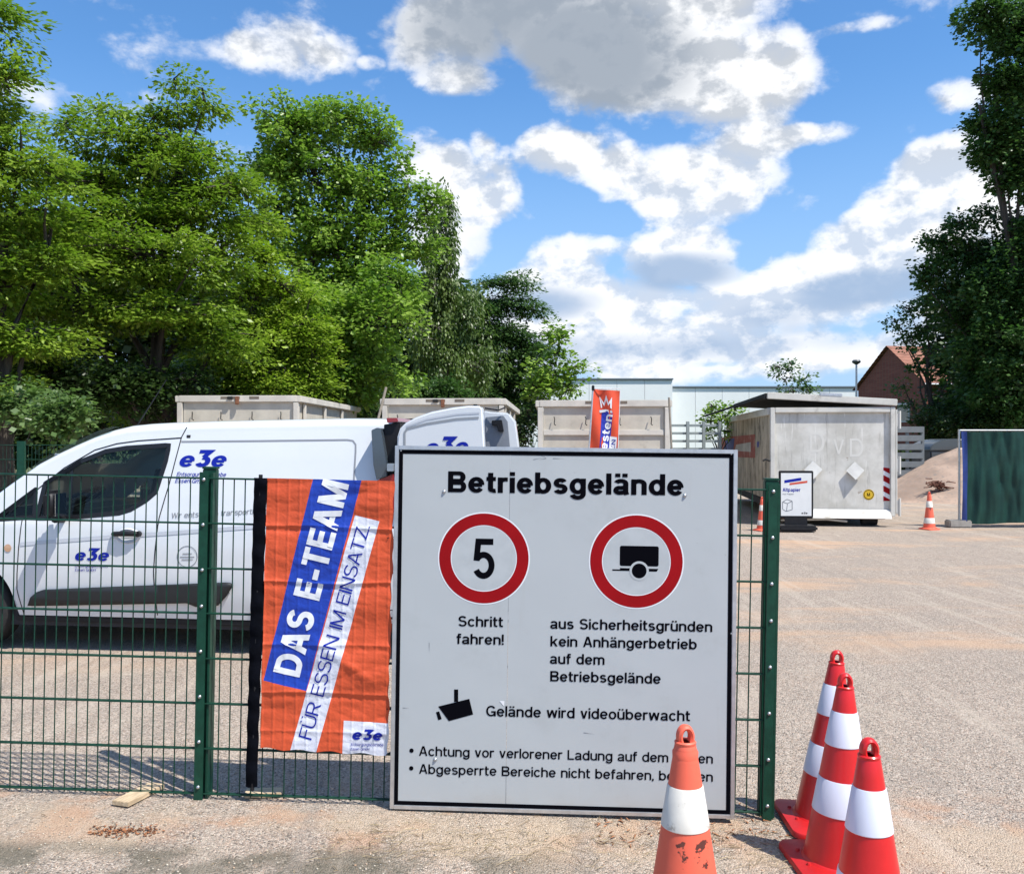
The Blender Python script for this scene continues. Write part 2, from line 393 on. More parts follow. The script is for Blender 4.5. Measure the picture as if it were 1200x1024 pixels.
# ================================================================ GROUND
def ground():
    def axis(a, b, fine_a, fine_b, st, n):
        L = list(np.arange(fine_a, fine_b+1e-6, st)); lo = fine_a-(fine_a-a)*(np.linspace(0, 1, n)[1:]**2.2); hi = fine_b+(b-fine_b)*(np.linspace(0, 1, n)[1:]**2.2)
        return sorted(list(lo)+L+list(hi))
    xs = axis(-900, 900, -8, 8, .2, 26); ys = axis(-40, 2000, 1.2, 12, .2, 34); nx = len(xs)
    v = [(x, y, gz(x, y) if abs(x) < 60 and y < 90 else 0) for y in ys for x in xs]
    f = [(j*nx+i, j*nx+i+1, (j+1)*nx+i+1, (j+1)*nx+i) for j in range(len(ys)-1) for i in range(nx-1)]
    me = bpy.data.meshes.new('ground'); me.from_pydata(v, [], f)
    m = bpy.data.materials.new('gravelly asphalt'); m.use_nodes = True; nt = m.node_tree; E.nt = nt; b = nt.nodes['Principled BSDF']
    tc = nt.nodes.new('ShaderNodeTexCoord'); v = tc.outputs['Object']
    sp = nt.nodes.new('ShaderNodeSeparateXYZ'); nt.links.new(v, sp.inputs[0]); X, Y = E(sp.outputs[0]), E(sp.outputs[1])
    def vor(scale, out='Color', feat='F1'):
        n = nt.nodes.new('ShaderNodeTexVoronoi'); n.inputs['Scale'].default_value = scale; n.feature = feat; nt.links.new(v, n.inputs['Vector'])
        return n.outputs[out]
    s1 = nt.nodes.new('ShaderNodeSeparateColor'); nt.links.new(vor(135), s1.inputs[0]); rnd = E(s1.outputs[0]); rnd2 = E(s1.outputs[1])
    s2 = nt.nodes.new('ShaderNodeSeparateColor'); nt.links.new(vor(230), s2.inputs[0]); rf = E(s2.outputs[0])
    dist = E(vor(135, 'Distance'))
    big = nnoise(v, .45, 5, .6); mid = nnoise(v, 2.3, 5, .62); fine = nnoise(v, 30, 4, .7)
    mpn = nt.nodes.new('ShaderNodeMapping'); mpn.inputs['Scale'].default_value = (.22, .8, 1); nt.links.new(v, mpn.inputs[0])
    streak = nnoise(mpn.outputs[0], 1.0, 5, .62, .6)
    stone = mixc(smooth(rnd, .25, .95), (.305, .25, .20), (.60, .505, .415))
    stone = mixc(smooth(rnd2, .72, .80)*.55, stone, (.48, .33, .24))
    stone = mixc(smooth(rnd2, .24, .15)*.85, stone, (.10, .088, .075))
    stone = mixc(smooth(rf, .86, .92)*.5, stone, (.72, .65, .55))
    stone = mixc(smooth(fine, .45, .62)*.35, stone, (.30, .25, .205))      # sandy binder between
    stone = mixc(smooth(mid, .52, .72)*.38, stone, (.52, .43, .34))
    stone = mixc(smooth(streak, .50, .66)*smooth(Y, 5.2, 8)*.75, stone, (.60, .385, .24))   # drifted orange sand
    stone = mixc(smooth(big, .55, .75)*.3, stone, (.36, .30, .25))
    foot = smooth(E.m('ABSOLUTE', Y-3.82), .5, .1)*smooth(mid, .48, .62)
    stone = mixc(foot*.6, stone, (.50, .27, .15))
    strip = smooth(E.m('ABSOLUTE', Y-3.66), .34, .12)*smooth(nnoise(v, 1.3, 4, .6), .38, .58)
    stone = mixc(strip*.6, stone, (.52, .405, .285))
    moss = smooth(Y, 3.60, 3.44)*smooth(mid, .40, .56)*smooth(X, .5, -.3)
    stone = mixc(moss*.75, stone, (.11, .105, .075))
    mpt = nt.nodes.new('ShaderNodeMapping'); mpt.inputs['Scale'].default_value = (2.6, .28, 1); mpt.inputs['Rotation'].default_value = (0, 0, R(-52)); nt.links.new(v, mpt.inputs[0])
    ruts = nnoise(mpt.outputs[0], 1.3, 4, .6, .8)
    stone = mixc(smooth(ruts, .56, .66)*.32, stone, (.27, .235, .20)); stone = mixc(smooth(ruts, .44, .34)*.28, stone, (.60, .51, .41))
    far = smooth(Y, 30, 42)
    col_ = mixc(far, stone, (.10, .12, .05))
    nt.links.new(col_.s, b.inputs['Base Color']); b.inputs['Roughness'].default_value = .9; b.inputs['Specular IOR Level'].default_value = .25
    bn = nt.nodes.new('ShaderNodeBump'); bn.inputs['Strength'].default_value = .9; bn.inputs['Distance'].default_value = .006
    hgt = dist*-1.0*135*.011 + rnd*.5 + fine*.9
    nt.links.new(hgt.s, bn.inputs['Height']); nt.links.new(bn.outputs[0], b.inputs['Normal'])
    return tag(link('ground', me, m, None, True), kind='structure')
ground()

def attr_mat(name, ca, cb, rough=.8, trans=0, spec=.3, ramp=None):
    m = bpy.data.materials.new(name); m.use_nodes = True; nt = m.node_tree; E.nt = nt; b = nt.nodes['Principled BSDF']
    a = nt.nodes.new('ShaderNodeAttribute'); a.attribute_name = 'rnd'; f = E(a.outputs['Fac'])
    c = mixc(f, ca, cb)
    if ramp: c = mixc(smooth(f, .8, 1.0), c, ramp)
    nt.links.new(c.s, b.inputs['Base Color']); b.inputs['Roughness'].default_value = rough; b.inputs['Specular IOR Level'].default_value = spec
    if trans:
        t = nt.nodes.new('ShaderNodeBsdfTranslucent'); c2 = mixc(.55, c, tuple(min(1, q*1.6) for q in (ca[0]*1.15, ca[1]*1.3, ca[2]*.6)))
        nt.links.new(c2.s, t.inputs[0]); mx = nt.nodes.new('ShaderNodeMixShader'); mx.inputs[0].default_value = trans
        nt.links.new(b.outputs[0], mx.inputs[1]); nt.links.new(t.outputs[0], mx.inputs[2]); nt.links.new(mx.outputs[0], nt.nodes['Material Output'].inputs[0])
    return m
def fast_mesh(name, V_, Fq, rnd=None, m=None):
    me = bpy.data.meshes.new(name); k = Fq.shape[1]
    me.vertices.add(len(V_)); me.vertices.foreach_set('co', V_.astype(np.float32).ravel())
    me.loops.add(Fq.size); me.loops.foreach_set('vertex_index', Fq.astype(np.int32).ravel())
    me.polygons.add(len(Fq)); me.polygons.foreach_set('loop_start', np.arange(0, Fq.size, k, dtype=np.int32))
    if rnd is not None:
        a = me.attributes.new('rnd', 'FLOAT', 'POINT'); a.data.foreach_set('value', rnd.astype(np.float32))
    me.update(calc_edges=True)
    return me
def pebbles():
    n = 15000
    y = 2.3+4.2*rng.random(n)**1.5; x = (rng.random(n)-.5)*1.35*y
    nb = 1800; y[:nb] = 3.6+rng.normal(0, .16, nb); x[:nb] = -2.6+4.6*rng.random(nb)
    sz = .0016+.0040*rng.random(n)**3.5
    z = np.array([gz(a, b) for a, b in zip(x, y)])
    oc = np.array([(1, 0, 0), (0, 1, 0), (-1, 0, 0), (0, -1, 0), (0, 0, .75), (0, 0, -.6)])
    fc = np.array([(0, 1, 4), (1, 2, 4), (2, 3, 4), (3, 0, 4), (1, 0, 5), (2, 1, 5), (3, 2, 5), (0, 3, 5)])
    j = oc[None]*(1+.5*(rng.random((n, 6, 1))-.5)); th = rng.random(n)*6.28; c, s = np.cos(th)[:, None], np.sin(th)[:, None]
    vx = (j[..., 0]*c-j[..., 1]*s)*sz[:, None]*1.3+x[:, None]; vy = (j[..., 0]*s+j[..., 1]*c)*sz[:, None]+y[:, None]; vz = j[..., 2]*sz[:, None]+z[:, None]+sz[:, None]*.3
    V_ = np.stack([vx, vy, vz], -1).reshape(-1, 3); Fq = (fc[None]+6*np.arange(n)[:, None, None]).reshape(-1, 3)
    o = link('loose_gravel', fast_mesh('loose_gravel', V_, Fq, np.repeat(rng.random(n), 6)), attr_mat('loose gravel', (.26, .22, .17), (.68, .60, .48), .9, ramp=(.50, .32, .20)))
    tag(o, 'loose beige gravel stones scattered over the yard surface', 'gravel', kind='stuff')
pebbles()

# ================================================================ FENCE (front)
fA = Vector(((10-600)/261.4, F/261.4, EYE-(921.5-YH)/261.4)); fB = Vector(((880-600)/269.3, F/269.3, EYE-(950.7-YH)/269.3))
tA = Vector(((10-600)/261.4, F/261.4, EYE-(555.5-YH)/261.4))
FP = Plane(fA, fB-fA, Vector((0, 0, 1)))
FP = Plane(FP.o, FP.u, FP.u.cross(Vector((FP.n.x, FP.n.y, 0)).normalized())*-1 if False else (Vector((0, 0, 1))-FP.u*FP.u.z))
M_rod = mat('green coated wire', (.006, .042, .025), .45, 0, .25, 30, spec=.3)
def fence_panel(u0, u1, label):
    t = empty('mesh_fence', mat=FP.M @ Matrix.Translation((u0, 0, 0)))
    tag(t, label, 'fence', 'panels of the green wire fence')
    L = u1-u0; n = int(round(L/.05)); rod = None
    for i in range(n+1):
        u = .012+i*(L-.024)/n
        if rod is None:
            rod = MB().tube([(0, -.012, 0), (0, 1.4035, 0)], .0030, 6).build('upright_wire', M_rod, t, True); rod.location = (u, 0, 0)
        else:
            c = rod.copy(); col.objects.link(c); c.parent = t; c.location = (u, 0, 0)
    cr = None
    for k in range(8):
        for s in (-1, 1):
            if cr is None:
                cr = MB().tube([(0, 0, 0), (L, 0, 0)], .004, 6).build('cross_wire', M_rod, t, True); c = cr
            else: c = cr.copy(); col.objects.link(c); c.parent = t
            c.location = (0, .2*k, .0068*s)
    return t
uP1 = FP.px(239, 750)[0]; uP2 = FP.px(903, 760)[0]
fence_panel(uP1-2.52, uP1-.012, 'green double wire fence panel with the white van behind it')
fence_panel(uP1+.012, uP2-.03, 'green double wire fence panel holding the orange flag')
def fence_post(u, label, gap=0, vis=True):
    t = empty('fence_post', mat=FP.M @ Matrix.Translation((u, 0, 0)))
    tag(t, label, 'fence post', 'posts of the green wire fence')
    mb = MB().box((0, .69, -.045), (.060, 1.50, .04)); mb.build('post_tube', M['green'], t, bevel=.003)
    MB().box((0, 1.445, -.045), (.064, .010, .046)).build('post_cap', M['green'], t, bevel=.002)
    MB().box((-.006+gap, .70, .018), (.040, 1.455, .006)).build('clamp_strip', M['green'], t, bevel=.001)
    MB().box((.024, .70, -.012), (.010, 1.45, .03)).build('side_rail', M['green'], t)
    b0 = None
    for k in range(8):
        v = .035+k*.2 if k < 5 else .035+k*.2-.04
        v = min(v, 1.40)
        if b0 is None:
            b0 = MB().lathe([(0, .0075), (.004, .0068), (.0075, .0035), (.0085, 0), (.0085, -.002)], 12).build('bolt', M['gal'], t, True); c = b0
        else: c = b0.copy(); col.objects.link(c); c.parent = t
        c.location = (-.006+gap, v, .0215)
    return t
fence_post(uP1, 'green fence post between the van panel and the orange flag')
fence_post(uP2, 'green end post of the wire fence beside the red cones')
fence_post(uP1-2.53, 'green fence post at the far end of the van panel')

# ================================================================ SIGN
bl, br = Vector(((456.8-600)/269.0, F/269.0, EYE-(947-YH)/269.0)), Vector(((859.7-600)/273.2, F/273.2, EYE-(958.7-YH)/273.2))
tl = Vector(((462.5-600)/267.3, F/267.3, EYE-(522-YH)/267.3)); tr = Vector(((864.5-600)/271.6, F/271.6, EYE-(527-YH)/271.6))
SP = Plane(bl, (br-bl)+(tr-tl), (tl-bl)+(tr-br))
def sign():
    SW, SH = ((br-bl).length+(tr-tl).length)/2, ((tl-bl).length+(tr-br).length)/2
    t = empty('site_sign', mat=SP.M)
    tag(t, 'large white Betriebsgelände sign with two red rings, leaning on the green fence', 'sign')
    m = bpy.data.materials.new('sign face'); m.use_nodes = True; nt = m.node_tree; E.nt = nt; b = nt.nodes['Principled BSDF']
    tc = nt.nodes.new('ShaderNodeTexCoord'); v = tc.outputs['Object']; sp = nt.nodes.new('ShaderNodeSeparateXYZ'); nt.links.new(v, sp.inputs[0])
    n = nnoise(v, 3.5, 7, .65); c = mixc(smooth(n, .5, .75)*.5, (.45, .475, .48), (.38, .395, .39))
    n2 = nnoise(v, 26, 6, .7); c = mixc(smooth(n2, .66, .72)*.35, c, (.30, .29, .27))
    mp = nt.nodes.new('ShaderNodeMapping'); mp.inputs['Scale'].default_value = (14, 1.0, 1); nt.links.new(v, mp.inputs[0])
    n3 = nnoise(mp.outputs[0], 1.6, 5, .6); c = mixc(smooth(n3, .58, .8)*.22, c, (.40, .40, .38))
    mp = nt.nodes.new('ShaderNodeMapping'); mp.inputs['Scale'].default_value = (2.2, 40, 1); nt.links.new(v, mp.inputs[0])
    n4 = nnoise(mp.outputs[0], 2.0, 3, .5); c = mixc(smooth(n4, .745, .76)*.5, c, (.25, .25, .25))
    low = smooth(E(sp.outputs[1]), .12, .0)*smooth(n, .35, .6); c = mixc(low*.4, c, (.42, .38, .32))
    nt.links.new(c.s, b.inputs['Base Color']); b.inputs['Roughness'].default_value = .45; b.inputs['Specular IOR Level'].default_value = .25
    nb = nnoise(v, 2.2, 2, .5); bn = nt.nodes.new('ShaderNodeBump'); bn.inputs['Strength'].default_value = .25; bn.inputs['Distance'].default_value = .02
    nt.links.new(nb.s, bn.inputs['Height']); nt.links.new(bn.outputs[0], b.inputs['Normal'])
    seam = SP.px(595, 760)[0]; fw = .017
    for (a, c_) in ((fw, seam-.0008), (seam+.0008, SW-fw)):
        MB().box(((a+c_)/2, SH/2, -.004), (c_-a, SH-2*fw, .008)).build('face_panel', m, t)
    for (c_, d) in (((fw/2, SH/2, -.012), (fw, SH, .034)), ((SW-fw/2, SH/2, -.012), (fw, SH, .034)), ((SW/2, fw/2, -.012), (SW-2*fw, fw, .034)), ((SW/2, SH-fw/2, -.012), (SW-2*fw, fw, .034))):
        MB().box(c_, d).build('frame_rail', M['alu'], t, bevel=.0015)
    # black border line
    e = .0012; g0, g1 = fw+.0015, fw+.0185
    mb = MB()
    for (x0, y0, x1, y1) in ((g0, g0, SW-g0, g1), (g0, SH-g1, SW-g0, SH-g0), (g0, g1, g1, SH-g1), (SW-g1, g1, SW-g0, SH-g1)):
        poly(mb, [(x0, y0), (x1, y0), (x1, y1), (x0, y1)], LOC, e)
    mb.build('border_line', M['black_print'], t)
    def q(x, y): return SP.px(x, y)
    def line(s, x0, y0, x1, y1, cap_px, w, name='lettering'):
        u0, v0 = q(x0, y0); u1, v1 = q(x1, y1); cap = cap_px/269.5
        words(name, s, cap, w, lambda u, v, k: (u0+u, v0+v, e+k), M['black_print'], t, u1-u0)
    line('Betriebsgelände', 525, 576.5, 801, 581.8, 24.6, .192)
    line('Schritt', 537, 733.4, 589.4, 734.2, 12.0, .155)
    line('fahren!', 535, 754, 590.3, 755.2, 12.0, .155)
    line('aus Sicherheitsgründen', 644.8, 736.2, 834.7, 741, 12.0, .155)
    line('kein Anhängerbetrieb', 645, 756.8, 816.5, 761.2, 12.0, .155)
    line('auf dem', 644.4, 777.2, 708.4, 779, 12.0, .155)
    line('Betriebsgelände', 644.8, 797.8, 774.3, 802.4, 12.0, .155)
    line('Gelände wird videoüberwacht', 569.7, 838.6, 808.6, 845, 12.2, .15)
    line('Achtung vor verlorener Ladung auf dem Boden', 491, 884.9, 835.4, 895.4, 11.2, .14)
    line('Abgesperrte Bereiche nicht befahren, betreten', 491, 905.9, 835.4, 916.4, 11.2, .14)
    for (x, y) in ((482.3, 879), (482, 899.7)):
        u, v = q(x, y); ring(MB(), u, v, 0, .0095, lambda a, b_, k: (a, b_, e), 20).build('bullet_dot', M['black_print'], t)
    for (x, y, r0, r1) in ((567, 654, 38.9, 52.6), (745.7, 657.7, 39.9, 53.7)):
        u, v = q(x, y); k = 1/269.5
        ring(MB(), u, v, (r0-1)*k, (r1+1.6)*k, lambda a, b_, _: (a, b_, .0006), 72).build('ring_edge', M['white_print'], t)
        ring(MB(), u, v, r0*k, r1*k, lambda a, b_, _: (a, b_, e), 72).build('red_ring', M['red_print'], t)
        ring(MB(), u, v, 0, (r0-1)*k, lambda a, b_, _: (a, b_, .0006), 48).build('ring_field', mat('ring field', (.45, .475, .48), .5, 0, .06, 9, spec=.3), t)
    u0, v0 = q(553.5, 677.2); cap = 46.5/269.5
    text(MB(), '5', cap, .155, lambda u, v, k: (u0+u, v0+v, e+k), width=26/269.5).build('speed_figure', M['black_print'], t)
    # trailer pictogram
    mb = MB(); c = q(749, 668.7)
    def rr(x0, y0, x1, y1, r):
        P_ = []
        for (cx, cy, a) in ((x1-r, y0+r, 270), (x1-r, y1-r, 0), (x0+r, y1-r, 90), (x0+r, y0+r, 180)):
            P_ += [(cx+r*math.cos(R(a+b_*22.5)), cy+r*math.sin(R(a+b_*22.5))) for b_ in range(5)]
        return P_
    a = q(726.2, 662.8); b_ = q(772, 640)
    poly(mb, rr(a[0], a[1], b_[0], b_[1], .008), LOC, e)
    def pp(L): return [q(*p) for p in L]
    poly(mb, pp([(726.5, 665.3), (771.6, 666.4), (769.5, 669.6), (726.5, 668.6)]), LOC, e)
    poly(mb, pp([(717.5, 666.8), (726.5, 667), (726.5, 668.6), (717.5, 668.4)]), LOC, e)
    mb.build('trailer_symbol', M['black_print'], t)
    ring(MB(), c[0], c[1], 0, 11.2/269.5, lambda x, y, k: (x, y, e+.0003), 32).build('wheel_edge', mat('ring field', (.45, .475, .48), .5), t)
    ring(MB(), c[0], c[1], 0, 8.6/269.5, lambda x, y, k: (x, y, e+.0006), 32).build('wheel_symbol', M['black_print'], t)
    mb = MB()
    poly(mb, pp([(532.2, 807.4), (537, 807.4), (537, 822), (532.2, 822)]), LOC, e-.0001)
    poly(mb, pp([(513.5, 827.4), (550, 818.4), (554.5, 836.7), (526, 844.5)]), LOC, e)
    poly(mb, pp([(511, 834), (514.7, 833), (517.7, 842), (513.6, 843.3)]), LOC, e)
    mb.build('camera_symbol', M['black_print'], t)
    for (x, y) in ((520.5, 576), (802.5, 580.5), (510, 889.5)):
        u, v = q(x, y); o = MB().lathe([(0, .008), (.004, .007), (.0075, .003), (.009, 0)], 12).build('bolt', M['gal'], t, True); o.location = (u, v, .0005)
    for (x, y) in ((470, 528), (857, 532), (857, 742), (463, 742)):
        u, v = q(x, y); o = MB().lathe([(0, .002), (.003, .0015), (.004, 0)], 8).build('rivet', M['alu'], t, True); o.location = (u, v, .0014)
    mb = MB(); u, v = q(588, 822.6)
    poly(mb, pp([(585.2, 820.8), (591.2, 821), (590.6, 827.2)]), LOC, e); mb.build('sticker_scrap', M['white_print'], t)
    mb = MB()                                               # scratches near the top edge
    for L in (((625, 538.5), (636, 536)), ((634, 533.5), (641, 536.8)), ((640, 536.9), (631, 538.6)), ((648, 537), (662, 537.5)), ((503, 753), (503, 765)), ((472, 829), (480, 829.6)), ((684, 858), (697, 860))):
        (x0, y0), (x1, y1) = q(*L[0]), q(*L[1]); d = Vector((x1-x0, y1-y0)).normalized(); n_ = (-d.y*.0012, d.x*.0012)
        mb.add([(x0-n_[0], y0-n_[1], .0009), (x1, y1, .0009), (x0+n_[0], y0+n_[1], .0009)], [(0, 1, 2)])
    mb.build('scratch', M['grey_print'], t)
sign()

# ================================================================ FLAG
def flag():
    off = .021
    P3 = lambda x, y: Vector((*FP.px(x, y, off), 0))
    TL, TR, BL, BR = P3(314, 560), P3(462.6, 563.5), P3(305.4, 875), P3(454.6, 884)
    o = TL
    def uv(a, b): return TL.lerp(TR, a).lerp(BL.lerp(BR, a), b)
    def disp(x, y):
        ph = x/.05; d = .0035*max(0, math.cos(2*math.pi*ph))**6*(.55+.6*noise.noise(Vector((x*3, y*1.6, 1))))
        for c, a in ((.20, .004), (.445, .0045), (.72, .0035), (.93, .004), (1.10, .003)):
            yy = y-(1.40-c)-.012*noise.noise(Vector((x*3.2, c*9, 0))); d += a*1.1*math.exp(-abs(yy)/.007)-a*.5*math.exp(-((yy+.02)/.012)**2)
        d += .010*noise.noise(Vector((x*4.5, y*6, 5)))+.010*abs(noise.noise(Vector((x*3.2+y*1.5, y*9-x*2, 8))))+.0035*abs(noise.noise(Vector((x*8-y*3, y*24+x*4, 2))))
        l = (x-dx0)*.55+(y-dy0)*.83; m_ = (x-dx0)*.83-(y-dy0)*.55     # slanting soft fold
        d += .006*math.exp(-(l/.022)**2)*smst(-.02, .1, m_)*smst(.42, .3, m_)
        return max(-.012, d)+.006
    dx0, dy0 = P3(355, 740).x, P3(355, 740).y
    t = empty('flag', mat=FP.M)
    tag(t, 'orange and blue DAS E-TEAM flag tied flat to the green fence', 'flag')
    nx, ny = 150, 300; V_ = []; Fs = []
    for j in range(ny+1):
        for i in range(nx+1):
            p = uv(i/nx, j/ny); e = .003*math.sin(j*.21)+.002*math.sin(j*.07+2)
            x = p.x+e*(i/nx)+.002*math.sin(j*.11)*(1-i/nx); y = p.y+.004*math.sin(i*.17)*(j/ny)*(j/ny)
            V_.append((x, y, off+disp(x, y)))
    Fs = [(j*(nx+1)+i, (j+1)*(nx+1)+i, (j+1)*(nx+1)+i+1, j*(nx+1)+i+1) for j in range(ny) for i in range(nx)]
    me = bpy.data.meshes.new('flag_cloth'); me.from_pydata(V_, [], Fs)
    m = bpy.data.materials.new('printed flag cloth'); m.use_nodes = True; nt = m.node_tree; E.nt = nt; b = nt.nodes['Principled BSDF']
    tc = nt.nodes.new('ShaderNodeTexCoord'); sp = nt.nodes.new('ShaderNodeSeparateXYZ'); nt.links.new(tc.outputs['Object'], sp.inputs[0]); X, Y = E(sp.outputs[0]), E(sp.outputs[1])
    def half(p, q, s=1):       # 1 on the left side of p->q
        d = (q-p).normalized(); return E.m('GREATER_THAN', ((Y-p.y)*d.x-(X-p.x)*d.y)*s, 0)
    def band(L):
        f = None
        for i in range(len(L)):
            h = half(L[i], L[(i+1) % len(L)]); f = h if f is None else f*h
        return f
    g = lambda L: [P3(*p) for p in L]
    blue = band(g([(309.8, 796), (359.5, 808.5), (426.5, 555), (369.3, 553)][::1]))
    white = band(g([(340, 882), (370.2, 884), (445, 610.5), (416.3, 603.5)]))
    lab = band(g([(401.5, 890), (458, 892), (459, 846.5), (403.2, 843.5)]))
    c = mixc(blue, (.70, .092, .024), (.005, .048, .42))
    c = mixc(white, c, (.74, .76, .84)); c = mixc(lab, c, (.74, .76, .84))
    nt.links.new(c.s, b.inputs['Base Color']); b.inputs['Roughness'].default_value = .55; b.inputs['Sheen Weight'].default_value = .15
    n = nnoise(tc.outputs['Object'], 22, 5, .6); bn = nt.nodes.new('ShaderNodeBump'); bn.inputs['Strength'].default_value = .5; bn.inputs['Distance'].default_value = .01
    nt.links.new(n.s, bn.inputs['Height']); nt.links.new(bn.outputs[0], b.inputs['Normal'])
    tr_ = nt.nodes.new('ShaderNodeBsdfTranslucent'); nt.links.new(c.s, tr_.inputs[0]); mx = nt.nodes.new('ShaderNodeMixShader'); mx.inputs[0].default_value = .12
    nt.links.new(b.outputs[0], mx.inputs[1]); nt.links.new(tr_.outputs[0], mx.inputs[2]); nt.links.new(mx.outputs[0], nt.nodes['Material Output'].inputs[0])
    link('cloth', me, m, t, True)
    # sleeve
    sl_ = MB(); T0, T1, B0, B1 = P3(298.7, 559.5), P3(314, 560), P3(288.5, 921), P3(302, 921); n = 90; vs = []
    for j in range(n+1):
        for i in range(5):
            p = T0.lerp(T1, i/4).lerp(B0.lerp(B1, i/4), j/n); z = off+.010+.008*math.sin(math.pi*i/4)+.006*noise.noise(Vector((i*.4, j*.35, 2)))+.003*math.sin(j*.9)
            vs.append((p.x+.003*noise.noise(Vector((0, j*.2, 4))), p.y, z))
    sl_.add(vs, [(j*5+i, (j+1)*5+i, (j+1)*5+i+1, j*5+i+1) for j in range(n) for i in range(4)])
    sl_.build('sleeve', mat('black sleeve cloth', (.002, .0025, .005), .9, 0, .3, 20, .3, 40, spec=.08), t, True, angle=180)
    MB().tube([P3(306, 556)+Vector((0, 0, off+.005)), P3(296, 925)+Vector((0, 0, off+.005))], .009, 8).build('flag_pole', M['black'], t, True)
    # print
    def along(s, x0, y0, x1, y1, cap_px, w, m_, slant=0, name='lettering', lift=.0016):
        p, q_ = P3(x0, y0), P3(x1, y1); du = (q_-p); L = du.length; du.normalize(); dv = Vector((-du.y, du.x, 0))
        def P_(u, v, k):
            r = p+du*u+dv*v
            return (r.x, r.y, off+disp(r.x, r.y)+lift+k*3)
        words(name, s, cap_px/265.5, w, P_, m_, t, L, slant, sub=.008, sm=True)
    along('DAS E-TEAM', 351.5, 793, 410, 567.5, 31.5, .20, M['white_print'], -.03)
    along('FÜR ESSEN IM EINSATZ.', 365.6, 866, 434.2, 617, 15.6, .095, M['blue_print'])
    along('e3e', 412.5, 865.2, 447.5, 866.3, 12.5, .2, M['blue_print'], .25)
    along('Entsorgungsbetriebe', 412, 872.3, 449.5, 873.3, 3.4, .12, M['blue_print'], .2)
    along('Essen GmbH', 411.5, 877.6, 433, 878.2, 3.4, .12, M['blue_print'], .2)
    for (x, y) in ((457.5, 572), (456.5, 630), (456, 716), (455.5, 830), (454.8, 883), (296, 915)):
        p = P3(x, y); MB().tube([(p.x-.006, p.y, off+.012), (p.x+.004, p.y+.003, .012), (p.x+.012, p.y, -.006)], .0022, 6).build('cable_tie', M['black'], t)
flag()

# ================================================================ CONES
def cone_mats(nm, c):
    return mat(nm, c, .36, 0, .08, 6, .02, 40, coat=.1, dirt=(c[0]*.55, .02, .02), dscale=7, dthr=(.60, .72), rvar=.2), mat(nm+' base', tuple(q*.8 for q in c), .5, 0, .12, 9, .05, 60)
Mred, MredB = cone_mats('red cone plastic', (.62, .013, .014))
Mwht = mat('reflective white', (.66, .67, .76), .42, 0, .03, 5)
Mor = mat('faded orange plastic', (.80, .130, .070), .55, 0, .12, 7, .05, 40)
def _smudge():                                      # scuff marks low on the orange cone only
    nt = Mor.node_tree; E.nt = nt; tc = nt.nodes.new('ShaderNodeTexCoord'); sp = nt.nodes.new('ShaderNodeSeparateXYZ'); nt.links.new(tc.outputs['Object'], sp.inputs[0])
    b = nt.nodes['Principled BSDF']; X, Y, Z = (E(q) for q in sp.outputs); n = nnoise(tc.outputs['Object'], 24, 5, .65)
    zone = smooth(E.m('ABSOLUTE', Z-.375), .075, .03)*smooth(E.m('ABSOLUTE', X+.0), .10, .03)
    c = mixc(smooth(zone*.40+n, .935, .965), (.80, .130, .070), (.10, .028, .018)); c = mixc(smooth(nnoise(tc.outputs['Object'], 5, 5, .6), .5, .75)*.3, c, (.70, .20, .13))
    nt.links.new(c.s, b.inputs['Base Color'])
_smudge()
Mow = mat('worn white band', (.70, .66, .58), .6, 0, .08, 7, .05, 30, dirt=(.35, .30, .24), dscale=13, dthr=(.60, .70))
